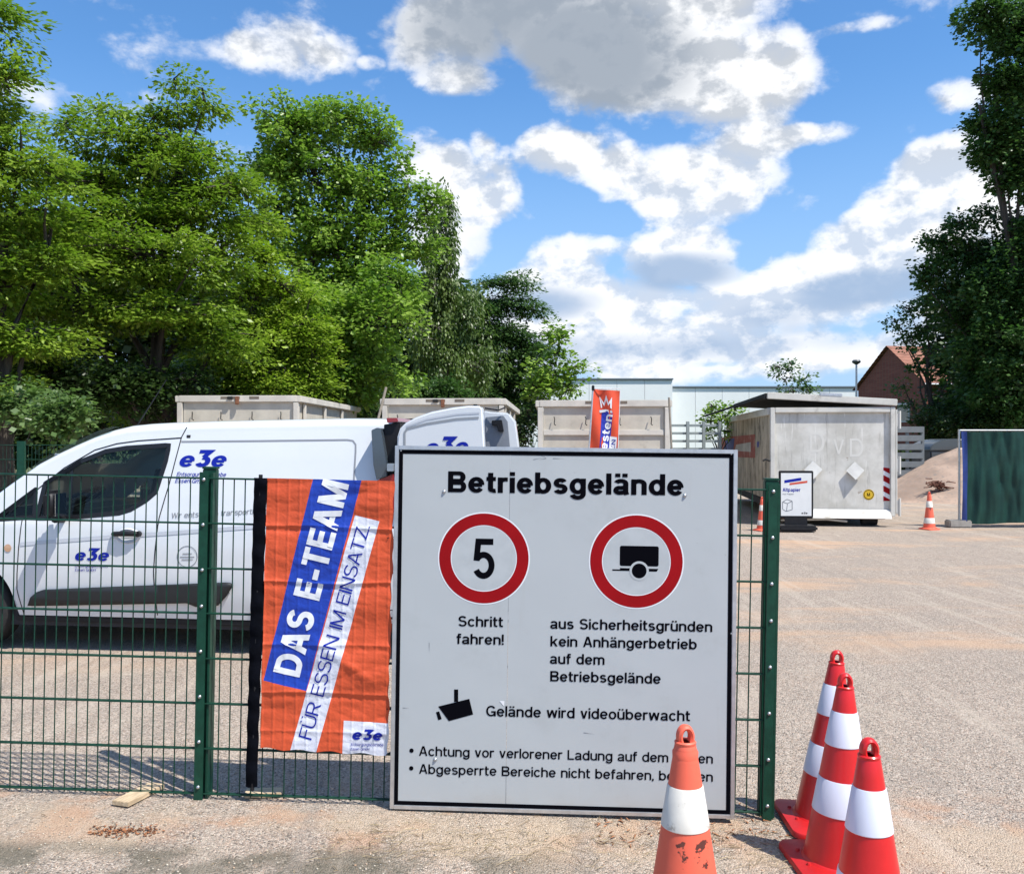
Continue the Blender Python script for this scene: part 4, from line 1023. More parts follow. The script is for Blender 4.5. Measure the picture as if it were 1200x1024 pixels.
    MB().tube([VP.px(569, 478.5, zz)+(zz+.03,), VP.px(585, 481, zz)+(zz+.05,), VP.px(592, 478, zz)+(zz+.03,)], .006, 6).build('door_stay', M['black'], d2)
van()

# back fence behind the van, parking sign
def back_fence():
    Y = 12.4; x0, x1 = W(-60, 0, Y).x, W(215, 0, Y).x
    t = empty('mesh_fence', (x0, Y, 0)); tag(t, 'green mesh fence behind the front end of the white van', 'fence')
    L = x1-x0; H_ = EYE-(521.5-YH)*Y/F; mb = MB()
    for i in range(int(L/.05)+1): mb.tube([(i*.05, 0, .03), (i*.05, 0, H_)], .003, 4, False)
    for k in range(int(H_/.2)+1): mb.tube([(0, -.006, H_-k*.2), (L, -.006, H_-k*.2)], .005, 4, False)
    tag(mb.build('wire_mesh', M_rod, t), kind='stuff')
    for x in (W(26, 0, Y).x-x0, W(26, 0, Y).x-x0+2.5, L): MB().box((x, -.02, H_/2+.03), (.10, .06, H_+.05)).build('post', M['green'], t, bevel=.004)
back_fence()
def psign():
    Y = 12.0; c = W(69.5, 536, Y); s = Y/F
    t = empty('parking_sign', (c.x, Y, 0)); tag(t, 'small blue and white parking sign beyond the van bonnet', 'sign')
    MB().box((0, 0, c.z), (10.5*s, .01, 9.5*s)).build('sign_plate', M['white_print'], t, bevel=.002)
    MB().box((0, -.007, c.z), (8.5*s, .004, 7.5*s)).build('blue_field', M['blue_print'], t)
    text(MB(), 'P', 5*s, .2, lambda u, v, k: (u-1.7*s, -.0105-k, c.z-2.5*s+v)).build('letter', M['white_print'], t)
    MB().tube([(0, .02, -.1), (0, .02, c.z+.04)], .02, 8).build('pole', M['gal'], t, True)
psign()

# ================================================================ CONTAINERS
Mbeige = mat('beige container paint', (.52, .48, .40), .6, 0, .12, 2.5, .1, 8, dirt=(.20, .15, .10), dscale=1.8, dthr=(.56, .78))
Mrib = mat('beige container rail', (.60, .56, .49), .6, 0, .1, 3, dirt=(.22, .16, .11), dscale=2.2, dthr=(.6, .8))
Mslot = mat('shaded brown steel', (.16, .13, .10), .8, 0, .2, 6); Mrusty = mat('rusty steel', (.22, .09, .045), .85, 0, .3, 8)
def open_container(pl, pr, ptop, s, L, rz, label):
    Y = F/s; w = (pr-pl)/s; x0 = (pl-600)/s; H_ = EYE-(ptop-YH)/s
    t = empty('skip_container', (x0, Y, 0), rz); tag(t, label, 'container', 'open beige roll off containers')
    th = .05
    MB().box((w/2, th/2, H_/2+.1), (w-.2, .01, H_-.3)).build('end_panel', Mbeige, t)
    for x in (th, w-th): MB().box((x, L/2, H_/2+.1), (.012, L-.1, H_-.3)).build('side_panel', Mbeige, t)
    MB().box((w/2, L-.03, H_/2+.1), (w-.2, .012, H_-.3)).build('end_panel', Mbeige, t)
    MB().box((w/2, L/2, .28), (w-.1, L-.1, .14)).build('floor_frame', M['rubber'], t)
    zr = H_-.065
    MB().box((w/2, .03, zr), (w-.04, .13, .13)).build('top_rail', Mrib, t, bevel=.012)
    MB().box((w/2, L-.03, zr), (w-.04, .13, .13)).build('top_rail', Mrib, t, bevel=.012)
    for x in (.0, w): MB().box((x, L/2, zr-.002), (.12, L+.05, .126)).build('top_rail', Mrib, t, bevel=.012)
    for x in (.035, w-.035): MB().box((x, .02, H_/2-.02), (.10, .12, H_-.24)).build('corner_post', Mrib, t, bevel=.008)
    r0 = None
    for z in (H_-.62, H_-1.15, H_-1.7):
        c = MB().box((w/2, .02, z), (w-.18, .07, .11)).build('cross_rib', Mrib, t, bevel=.01) if r0 is None else r0.copy()
        if r0 is None: r0 = c; zr0 = z
        else: col.objects.link(c); c.parent = t; c.location = (0, 0, z-zr0)
    n = 3; q0 = None
    for k in range(n):
        if q0 is None: q0 = c = MB().box((w+.005, .5, H_/2), (.05, .09, H_-.3)).build('side_rib', Mrib, t, bevel=.01)
        else: c = q0.copy(); col.objects.link(c); c.parent = t; c.location = (0, k*(L-.8)/n, 0)
    h0 = None
    for k, f in enumerate((.12, .36, .62, .86)):
        mb = MB().tube([(0, -.02, .14), (.012, -.05, .10), (.004, -.045, .0), (.03, -.02, -.02)], .010, 6)
        c = mb.build('net_hook', M['rubber'], t, True) if h0 is None else h0.copy()
        if h0 is None: h0 = c
        else: col.objects.link(c); c.parent = t
        c.location = (w*f, 0, H_-.46)
    for f0, f1 in ((.36, .52), (.60, .68)): MB().box((w*(f0+f1)/2, -.036, H_-.045), (w*(f1-f0), .006, .05)).build('rail_slot', Mslot, t)
    MB().box((w*.5, -.055, H_-.10), (.07, .05, .16)).build('rusty_catch', Mrusty, t, bevel=.01)
    MB().box((w*.44, -.05, H_-.05), (.10, .06, .06)).build('latch_block', M['rubber'], t, bevel=.01)
    for x in (.1, w-.1): MB().tube([(x-.0, .0, .12), (x-.0, .25, .12)], .12, 14).build('roller', M['rubber'], t, True)
    return t
open_container(209, 350, 463.5, 60, 6.0, R(-1.5), 'open beige roll off container directly above the white van roof')
open_container(449, 590, 467, 60, 6.0, R(-3), 'open beige roll off container above the open van door')
open_container(631, 783, 469, 61, 5.5, R(-2.6), 'open beige roll off container behind the small orange banner')
def stick(a, Ya, b, Yb, r, label, m_, name='leaning_pole'):
    p, q = W(*a, Ya), W(*b, Yb); q2 = p+(q-p)*((p.z)/(p.z-q.z)); o = MB().tube([p, q2], r, 8).build(name, m_, None, True)
    tag(o, label, 'pole')
Mpole = mat('grey pole wood', (.22, .19, .15), .8, 0, .2, 8)
stick((784, 466), 16.4, (787, 525), 16.2, .02, 'grey wooden pole leaning beside the third beige container', Mpole)
stick((452.5, 454), 16.6, (444.5, 486), 16.4, .025, 'thin grey stick rising at the corner of the middle beige container', Mpole)

def grey_container():
    FLc = Vector((303/60.0, F/60.0, 0)); FRc = Vector((448/61.0, F/61.0, 0))
    CP = Plane(FLc, FRc-FLc, Vector((0, 0, 1))); w = (FRc-FLc).length; L = 7.6
    t = empty('paper_container', mat=CP.M); tag(t, 'weathered grey closed container with yellow disc and lifted lid', 'container')
    px = CP.px
    mw = mat('weathered grey steel', (.62, .60, .54), .55, .0, .15, 1.6, .12, 10, dirt=(.20, .18, .14), dscale=1.6, dthr=(.52, .80))
    nt = mw.node_tree; E.nt = nt
    mw2 = bpy.data.materials.new('streaked grey steel'); mw2.use_nodes = True; nt = mw2.node_tree; E.nt = nt; b = nt.nodes['Principled BSDF']
    tc = nt.nodes.new('ShaderNodeTexCoord'); v = tc.outputs['Object']
    def st(sx, sy, sz, s, thr, d=5):
        mp = nt.nodes.new('ShaderNodeMapping'); mp.inputs['Scale'].default_value = (sx, sy, sz); nt.links.new(v, mp.inputs[0]); return smooth(nnoise(mp.outputs[0], s, d, .65), *thr)
    c = mixc(st(1, 1, 1, 1.7, (.35, .7)), (.52, .50, .44), (.70, .68, .62))
    c = mixc(st(9, .8, 9, 1.5, (.55, .72))*.55, c, (.23, .21, .18)); c = mixc(st(14, 1.2, 14, 1.2, (.60, .70))*.6, c, (.80, .78, .73))
    c = mixc(st(1, 1, 1, 5, (.66, .74))*.6, c, (.20, .12, .07))
    nt.links.new(c.s, b.inputs['Base Color']); b.inputs['Roughness'].default_value = .6
    top = px(950, 477.5)[1]; bot = px(950, 604)[1]; zf = lambda x, y: px(x, y)[1]
    MB().box((w/2, (top+bot)/2, -.03), (w-.14, top-bot-.1, .02)).build('end_panel', mw2, t)
    mside = mat('grimy container side', (.40, .345, .26), .75, 0, .35, 1.2, .5, 5, dirt=(.09, .07, .045), dscale=1.5, dthr=(.50, .64), stretch=(1, .9, 3))
    for x in (.006, w-.006): MB().box((x, (top+.45)/2, -L/2), (.012, top-.5, L-.1)).build('side_panel', mside, t)
    MB().box((w/2, (top+bot)/2, -L+.03), (w-.14, top-bot-.1, .02)).build('end_panel', mw2, t)
    MB().box((.035, (top+bot)/2, .0), (.09, top-bot, .09)).build('corner_post', mw, t, bevel=.01)
    MB().box((w-.035, (top+bot)/2, .0), (.09, top-bot, .09)).build('corner_post', mw, t, bevel=.01)
    MB().box((w/2, top-.05, .0), (w-.16, .10, .085)).build('top_beam', mw, t, bevel=.01)
    for x in (.0, w): MB().box((x, top-.07, -L/2-.03), (.09, .14, L-.1)).build('top_rail', mw, t, bevel=.012)
    MB().box((w/2, top-.001-.10, -.012), (w-.2, .012, .03)).build('weld_bead', mw, t)
    r0 = None
    for k in range(0):
        if r0 is None: r0 = c_ = MB().box((-.02, top/2+.22, -.9), (.05, top-.62, .08)).build('side_rib', mw2, t, bevel=.008)
        else: c_ = r0.copy(); col.objects.link(c_); c_.parent = t; c_.location = (0, 0, -k*.75)
    y0, y1 = zf(980, 606.5), zf(980, 596.5)
    MB().add([(w*.03, y0, .14), (w*.965, y0, .14), (w*.965, y1, .0), (w*.03, y1, .0), (w*.03, y0, 0), (w*.965, y0, 0)], [(0, 1, 2, 3), (0, 4, 5, 1), (0, 3, 4), (1, 5, 2)]).build('sill_ledge', mat('pale ledge', (.58, .57, .54), .6, dirt=(.3, .27, .22), dscale=3), t)
    for x in (.45, w-.45): MB().box((x, .24, -L/2), (.12, .20, L-.3)).build('skid_rail', M['rubber'], t, bevel=.01)
    MB().box((w/2, .36, -L/2), (w-.1, .12, L-.2)).build('floor_frame', M['rubber'], t)
    MB().box((w/2, .17, -.02), (w*.86, .07, .08)).build('cross_member', Mrusty, t, bevel=.01)
    MB().box((w/2, .25, -.3), (w*.9, .10, .1)).build('cross_member', M['rubber'], t)
    MB().tube([(.2, .10, -.02), (w*.45, .13, .04), (w*.62, .09, .02)], .022, 6).build('tow_bar', mw, t, True)
    for x in (.42, w-.42): MB().tube([(x-.14, .13, -.2), (x+.14, .13, -.2)], .125, 16).build('roller', M['rubber'], t, True)
    # diamond plates
    for (cx, cy) in ((1001.5, 552), (952.5, 551)):
        pts = [(cx-10.8, cy-.8), (cx, cy-11), (cx+10.8, cy-1), (cx, cy+10)]
        P_ = [px(*p) for p in pts]; hs = (.03, .045, .06, .13); q = [(P_[k][0], P_[k][1], (.05, .02, .05, .09)[k]) for k in range(4)]
        mb = MB(); mb.add([(a, b_, z-.012) for a, b_, z in q]+q, [(3, 2, 1, 0), (4, 5, 6, 7)]+[(k, (k+1) % 4, 4+(k+1) % 4, 4+k) for k in range(4)])
        mb.build('diamond_plate', mat('pale plate', (.60, .59, .55), .5, 0, .1, 5), t, fix=True)
        c0 = px(cx, cy); MB().box((c0[0], c0[1], -.002), (.06, .06, .055)).build('plate_bracket', Mslot, t)
    c0 = px(1018.3, 579.5)
    ring(MB(), c0[0], c0[1], 0, 5.9/57, lambda x, y, k: (x, y, -.017), 28).build('yellow_disc', mat('yellow sticker', (.65, .42, .02), .5), t)
    ring(MB(), c0[0], c0[1], 4.6/57, 5.2/57, lambda x, y, k: (x, y, -.0155), 28).build('disc_ring', M['black_print'], t)
    text(MB(), 'M', 3.6/57, .14, lambda u, v, k: (c0[0]-.03+u, c0[1]-.03+v, -.0155+k)).build('disc_mark', M['black_print'], t)
    # warning stripes
    a, b_ = px(1035.6, 547.5), px(1043.6, 587); wd = b_[0]-a[0]; hh = (a[1]-b_[1])
    MB().box((a[0]+wd/2, b_[1]+hh/2, -.018), (wd, hh, .004)).build('warning_board', M['white_print'], t)
    for k in range(4):
        y = b_[1]+k*hh/3.2-.02; P_ = [(a[0], y), (a[0]+wd, y-.07), (a[0]+wd, y+.045), (a[0], y+.115)]
        P_ = [(x_, min(a[1], max(b_[1], y_))) for x_, y_ in P_]
        if P_[3][1]-P_[0][1] > .01: poly(MB(), P_, lambda x, y_, k_: (x, y_, -.015)).build('red_stripe', M['red_print'], t)
    # wiped letters in the grime
    for s_, x_, y_, cp in (('D', 949, 530, 22), ('V', 977, 532, 16), ('D', 996, 535, 20)):
        u0, v0 = px(x_, y_)
        text(MB(), s_, cp/57, .12, lambda u, v, k: (u0+u, v0+v, -.0185+k)).build('grime_letter', mat('wiped grime', (.68, .66, .60), .6), t)
    # hinge side
    for y_ in (492, 545, 594):
        v_ = zf(1048, y_); MB().box((w+.05, v_, .01), (.09, .26, .05)).build('hinge', mw, t, bevel=.01)
        MB().tube([(w+.09, v_-.17, .03), (w+.09, v_+.17, .03)], .025, 8).build('hinge_pin', mw, t, True)
    MB().tube([(w+.03, zf(1048, 480), .02), (w+.03, zf(1048, 600), .02)], .02, 8).build('lock_rod', mw, t, True)
    MB().tube([(-.02, zf(903, 540), .05), (-.10, zf(903, 538), .06), (-.16, zf(903, 540), .06)], .02, 6).build('lock_lever', M['rubber'], t, True)
    # lid, tilted open to the left
    lt = empty('lid', (w+.03, zf(1045, 473.5), .03)); lt.parent = t
    ang = math.atan2(zf(903, 463)-zf(1045, 471), w+.06)
    lt.rotation_euler = (0, 0, -ang*1.0)
    MB().box((-(w+.10)/2, .035, -2.6), ((w+.10), .05, 5.2)).build('lid_panel', mat('shade black lid underside', (.02, .02, .018), .9, 0, .2, 2), lt)  # underside blackened, its shade is put into the colour
    MB().box((-(w+.10)/2, .03, .012), ((w+.12), .13, .05)).build('lid_lip', mw, lt, bevel=.012)
    MB().box((-(w+.12), .02, -2.6), (.05, .11, 5.15)).build('lid_lip', M['rubber'], lt, bevel=.01)
    MB().add([(-(w+.15), .0, -.2), (-(w+.85), -.30, -4.9), (-(w+.15), -.02, -5.1), (-(w+.15), .05, -.2), (-(w+.85), -.25, -4.9), (-(w+.15), .03, -5.1)], [(0, 1, 2), (3, 5, 4), (0, 3, 4, 1), (1, 4, 5, 2), (2, 5, 3, 0)]).build('lid_apron', mat('black lid rubber', (.02, .02, .02), .8), lt)
    MB().box((-w*.53, .11, .015), (.42, .06, .055)).build('lid_handle', M['alu'], lt, bevel=.01)
    # old posters on the left side
    SPl = Plane(FLc-CP.u*.047, -CP.n, Vector((0, 0, 1)))
    def sp(x, y):
        a_, b_ = SPl.px(x, y); q = SPl.o+SPl.u*a_+SPl.v*b_; q = CP.M.inverted() @ q; return q
    SPl = Plane(FLc-CP.u*.004, CP.n, Vector((0, 0, 1)))
    def quad(name, L_, m_, lift):
        vs = []
        for p in L_: q = sp(*p); vs.append((q.x-lift, q.y, q.z))
        MB().add(vs, [tuple(range(len(vs)))]).build(name, m_, t)
    mr = mat('faded red poster', (.28, .045, .025), .7, 0, .3, 3, dirt=(.3, .25, .2), dscale=3); mbp = mat('faded blue poster', (.03, .05, .20), .7, 0, .3, 3); mwp = mat('faded pale poster', (.42, .40, .36), .7, 0, .2, 3)
    quad('faded_poster', [(841, 534.5), (885, 536.5), (885, 509), (841, 513)], mr, .002)
    quad('poster_print', [(848, 531), (859, 532), (861, 513.5), (851, 514.5)], mbp, .004)
    quad('poster_print', [(861, 528), (880, 529.5), (880, 518), (863, 521)], mwp, .004)
    q0 = sp(887, 524)
    text(MB(), 'ev', .17, .16, lambda u, v, k: (q0.x-.003-k, q0.y+v, q0.z+u*1.6)).build('side_print', M['blue_print'], t)
grey_container()

# ---- snap frame sign by the container
def altpapier():
    s = 64.6; Y = F/s; X = lambda x: (x-600)/s; Z = lambda y: EYE-(y-YH)/s
    cx = X(932.7); t = empty('frame_sign', (cx, Y, 0), R(-3)); tag(t, 'small black framed Altpapier sign on a low black base', 'sign')
    w, z0, z1 = 40/s, Z(607), Z(551.5)
    MB().box((0, 0, (z0+z1)/2), (w, .03, z1-z0)).build('frame', M['black'], t, bevel=.012)
    MB().box((0, -.018, (z0+z1)/2), (w-.075, .008, z1-z0-.085)).build('poster', mat('white poster', (.72, .73, .72), .35, 0, .03), t)
    P_ = lambda u, v, k: (u, -.0235-k, v)
    def q(x, y): return (x-932.7)/s, Z(y)
    poly(MB(), [q(919, 566), q(938.5, 562.8), q(938.5, 559.5), q(919, 562.6)], P_).build('blue_print_bar', M['blue_print'], t)
    poly(MB(), [q(925, 568.3), q(945.5, 565.5), q(945.5, 563), q(925, 566)], P_, .0003).build('red_print_bar', mat('orange red print', (.6, .08, .04), .5), t)
    u, v = q(917, 575.8); text(MB(), 'Altpapier', 4.2/s, .17, lambda a, b, k: P_(u+a, v+b, k), width=20.5/s).build('lettering', M['blue_print'], t)
    u2, v2 = q(917, 579.6); text(MB(), 'nur Papier', 1.7/s, .13, lambda a, b, k: P_(u2+a, v2+b, k), width=13/s).build('lettering', M['grey_print'], t)
    mb = MB()
    for L in (((917, 588), (922, 585), (928, 587), (928, 597), (921, 599), (917, 596.5), (917, 588)), ((917, 588), (922.5, 590), (928, 587)), ((922.5, 590), (921.5, 599))):
        for a, b in zip(L[:-1], L[1:]):
            p, r = Vector(q(*a)), Vector(q(*b)); d = (r-p).normalized(); n = Vector((-d.y, d.x))*.006
            mb.add([P_(*(p+n), 0), P_(*(p-n), 0), P_(*(r-n), 0), P_(*(r+n), 0)], [(0, 1, 2, 3)])
    mb.build('box_drawing', M['grey_print'], t)
    u3, v3 = q(938.5, 602); text(MB(), 'e3e', 2.2/s, .2, lambda a, b, k: P_(u3+a, v3+b, k), width=7/s, slant=.2).build('logo', M['black_print'], t)
    MB().box((0, 0, .07), (44/s, .40, .10)).build('base', M['black'], t, bevel=.03)
    MB().box((0, 0, (z0+.1)/2), (.4, .03, z0-.08)).build('bracket', M['black'], t)
altpapier()

# ---- feather banner
def banner():
    s = 64.0; Y = F/s; t = empty('banner_flag', ((707-600)/s, Y, 0)); tag(t, 'narrow orange banner with white crown and blue band on a pole', 'banner')
    X = lambda x: (x-707)/s; Z = lambda y: EYE-(y-YH)/s
    tl_, tr_, bl_, br_ = (695.8, 456), (726.2, 458), (688.5, 560), (722.5, 560)
    nx, ny = 14, 44; vs = []
    def pt(a, b):
        x = (tl_[0]*(1-a)+tr_[0]*a)*(1-b)+(bl_[0]*(1-a)+br_[0]*a)*b; y = (tl_[1]*(1-a)+tr_[1]*a)*(1-b)+(bl_[1]*(1-a)+br_[1]*a)*b
        d = .03*math.sin(a*5+b*3)+.02*math.sin(a*9-b*8); return (X(x), d, Z(y))
    for j in range(ny+1):
        for i in range(nx+1): vs.append(pt(i/nx, j/ny))
    mo = mat('orange banner cloth', (.70, .075, .025), .6, 0, .06, 4)
    mb = MB().add(vs, [(j*(nx+1)+i, (j+1)*(nx+1)+i, (j+1)*(nx+1)+i+1, j*(nx+1)+i+1) for j in range(ny) for i in range(nx)])
    mb.build('cloth', mo, t, True)
    def lay(L, m_, name, lift=.004):
        vs_ = []
        for (x, y) in L:
            b = (y-457)/103; a = (x-(tl_[0]*(1-b)+bl_[0]*b))/((tr_[0]-tl_[0])*(1-b)+(br_[0]-bl_[0])*b); p = pt(a, b); vs_.append((p[0], p[1]-lift, p[2]))
        return vs_
    mb = MB(); n = 12                                          # blue band, cut into strips
    Lp = [((708+ (701-708)*k/n - 0), 481+(560-481)*k/n) for k in range(n+1)]; Rp = [(717.5+(712-717.5)*k/n, 483+(560-483)*k/n) for k in range(n+1)]
    Lp = [(705.5-5.5*k/n, 481+79*k/n) for k in range(n+1)]; mid = [((a[0]+b[0])/2, (a[1]+b[1])/2) for a, b in zip(Lp, Rp)]
    A_, B_, C_ = lay(Lp, 0, 0), lay(mid, 0, 0), lay(Rp, 0, 0); vs = A_+B_+C_; k_ = n+1
    mb.add(vs, [(i, i+1, k_+i+1, k_+i) for i in range(n)]+[(k_+i, k_+i+1, 2*k_+i+1, 2*k_+i) for i in range(n)]).build('blue_band', mat('blue banner print', (.012, .03, .36), .6), t)
    mb = MB(); Lq = [(714.5-1.2*k/4, 511+20*k/4) for k in range(5)]; Rq = [(722.8-1.0*k/4, 512+20*k/4) for k in range(5)]
    vs = lay(Lq, 0, 0, .007)+lay(Rq, 0, 0, .007); mb.add(vs, [(i, i+1, 5+i+1, 5+i) for i in range(4)]).build('white_label', M['white_print'], t)
    p0, p1 = (711.0, 527.5), (717.6, 486); L = math.hypot(p1[0]-p0[0], p1[1]-p0[1]); du = ((p1[0]-p0[0])/L, (p1[1]-p0[1])/L); dv = (du[1], -du[0])
    def PT(u, v, k):
        x = p0[0]+du[0]*u*s+dv[0]*v*s; y = p0[1]+du[1]*u*s+dv[1]*v*s; return lay([(x, y)], 0, 0, .007+k*6)[0]
    text(MB(), 'esten', 8.8/s, .17, PT, width=L/s, sub=.03).build('lettering', M['white_print'], t)
    p0, p1 = (720.2, 527), (721.4, 515); L = math.hypot(p1[0]-p0[0], p1[1]-p0[1]); du = ((p1[0]-p0[0])/L, (p1[1]-p0[1])/L); dv = (du[1], -du[0])
    text(MB(), 'EN', 4.6/s, .14, lambda u, v, k: PT(u, v, k+.0006), width=L/s, sub=.03).build('lettering', M['blue_print'], t)
    # crown
    cr = [(704.5, 478.5), (702.6, 464.5), (707.8, 472.5), (710.2, 462.6), (712.8, 472), (717, 465), (716.5, 479)]
    cin = [(706, 477.5), (705.2, 471.5), (708.2, 476), (710.3, 469), (712.5, 475.4), (714.9, 472), (714.7, 477.7)]
    mb = MB(); a_ = lay(cr, 0, 0, .006); b_ = lay(cin, 0, 0, .006); mb.add(a_+b_, [(i, i+1, 7+i+1, 7+i) for i in range(6)])
    a_ = lay([(702.5, 481), (710, 479.6), (717, 481), (717, 484), (710, 482.6), (703, 484)], 0, 0, .0065); mb.add(a_, [(0, 5, 4, 1), (1, 4, 3, 2)])
    mb.build('crown_print', M['white_print'], t)
    zt_ = Z(456); MB().tube([(X(695), 0, zt_+.03), (X(690.5), 0, Z(524)), (X(683), 0, -.05)], .016, 8).build('pole', M['alu'], t, True)
    MB().tube([(X(695), 0, zt_+.01), (X(727), 0, Z(457)+.02)], .010, 8).build('top_arm', M['alu'], t, True)
    MB().box((X(695), 0, zt_+.02), (.05, .05, .10)).build('pole_joint', M['black'], t, bevel=.01)
    MB().tube([(X(726.8), 0, Z(457)), (X(724.4), 0, Z(524)), (X(722.6), 0, Z(560))], .006, 6).build('edge_cord', M['white_print'], t)
    MB().lathe([(0, .06), (.22, .05), (.25, 0)], 20, (X(683), 0, 0)).build('base', M['black'], t, True)
banner()

# ---- slatted gate left of the grey container
def gate():
    Y = 20.0; X0, X1 = W(776, 0, Y).x, W(843, 0, Y).x; Hh_ = EYE-(496-YH)*Y/F
    t = empty('slatted_gate', (X0, Y, 0)); tag(t, 'grey metal gate of horizontal bars beside the grey container', 'gate')
    L = X1-X0; mg = mat('grey green metal', (.30, .34, .33), .5, .3, .1, 5); b0 = None
    for k in range(11):
        if b0 is None: b0 = c = MB().box((L/2, 0, 0), (L-.02, .02, .055)).build('bar', mg, t)
        else: c = b0.copy(); col.objects.link(c); c.parent = t
        c.location = (0, 0, .25+k*(Hh_-.30)/10)
    for f in (0, .44, .72, 1): MB().box((L*f, -.04, Hh_/2+.02), (.07, .05, Hh_+.04)).build('upright', mg, t, bevel=.005)
gate()
def slat_fence():
    Y = 26.0; X0, X1 = W(1046, 0, Y).x, W(1082, 0, Y).x; Hh_ = EYE-(500-YH)*Y/F
    t = empty('slat_fence', (X0, Y, 0)); tag(t, 'grey horizontal slat fence between the container and the dark trees', 'fence')
    L = X1-X0; mg = mat('grey slat', (.15, .165, .17), .6, 0, .1, 5); b0 = None
    for k in range(8):
        if b0 is None: b0 = c = MB().box((L/2, 0, 0), (L, .03, .17)).build('slat', mg, t)
        else: c = b0.copy(); col.objects.link(c); c.parent = t
        c.location = (0, 0, .22+k*(Hh_-.3)/7)
    for f in (0, .5, 1): MB().box((L*f, .05, Hh_/2), (.08, .06, Hh_)).build('post', mg, t)
slat_fence()
def dark_bin():
    Y = 27.0; c = W(1108, 0, Y).x; zt_ = EYE-(514-YH)*Y/F
    t = empty('waste_skip', (c, Y, 0), R(8)); tag(t, 'dark grey round topped bin beyond the sand pile', 'waste bin')
    mg = mat('dark grey bin plastic', (.06, .07, .08), .4, 0, .1)
    MB().prism([(-.75, 0), (.75, 0), (.82, zt_-.35), (-.82, zt_-.35)], -.5, .5, lambda a, b, h: (a, h, b)).build('bin_body', mg, t, bevel=.04)
    pr = [(-.85, zt_-.35)]+[(.85*math.cos(a), zt_-.33+.33*math.sin(a)) for a in np.linspace(math.pi, 0, 12)]+[(.85, zt_-.35)]
    MB().prism(pr, -.53, .53, lambda a, b, h: (a, h, b)).build('bin_lid', mat('grey bin lid', (.06, .07, .075), .3, coat=.3), t, bevel=.02)
dark_bin()

# ---- sand pile
def pile():
    Y = 26.0; cx = W(1142, 0, Y).x; vs = []; fs = []; nr, na = 40, 90
    for i in range(nr+1):
        r = 3.7*i/nr
        for k in range(na):
            a = 2*math.pi*k/na; x, y = r*math.cos(a), r*math.sin(a)*1.1
            rr_ = math.hypot(x/(3.25+.35*math.sin(a*2+1)), y/3.3)
            h = 1.75*max(0, 1-rr_)**1.05; h = min(h, 1.5+.05*noise.noise(Vector((x, y, 2)))) if rr_ < .3 else h
            h = h+.10*noise.noise(Vector((x*1.1, y*1.1, 0)))*smst(1.05, .6, rr_)+.025*noise.noise(Vector((x*5, y*5, 1)))-.02
            vs.append((x, y, h))
    fs = [(i*na+k, i*na+(k+1) % na, (i+1)*na+(k+1) % na, (i+1)*na+k) for i in range(nr) for k in range(na)]
    o = MB().add(vs, fs).build('sand_pile', mat('pink grey gravel', (.34, .245, .185), .95, 0, .25, 1.2, .8, 30, dirt=(.24, .20, .17), dscale=9, dthr=(.5, .68)), None, True, angle=180)
    o.location = (cx, Y, 0); tag(o, 'rounded pile of pinkish sand behind the small cone', 'sand pile')
pile()
def rust():
    p = W(1099, 567, 24.1); vs = []
    t = MB()
    for i in range(90):
        a = random.random()*6.28; L = .10+.16*random.random(); q = p+Vector((random.gauss(0, .13), random.gauss(0, .05), random.gauss(0, .05)-.02))
        t.tube([q, q+Vector((math.cos(a)*L, -.05, abs(math.sin(a))*L*.5-.06))], .012, 4)
    tag(t.build('dead_branch', mat('rust brown brushwood', (.10, .035, .02), .9)), 'rust brown dead brushwood lying on the sand pile', 'brushwood')
rust()

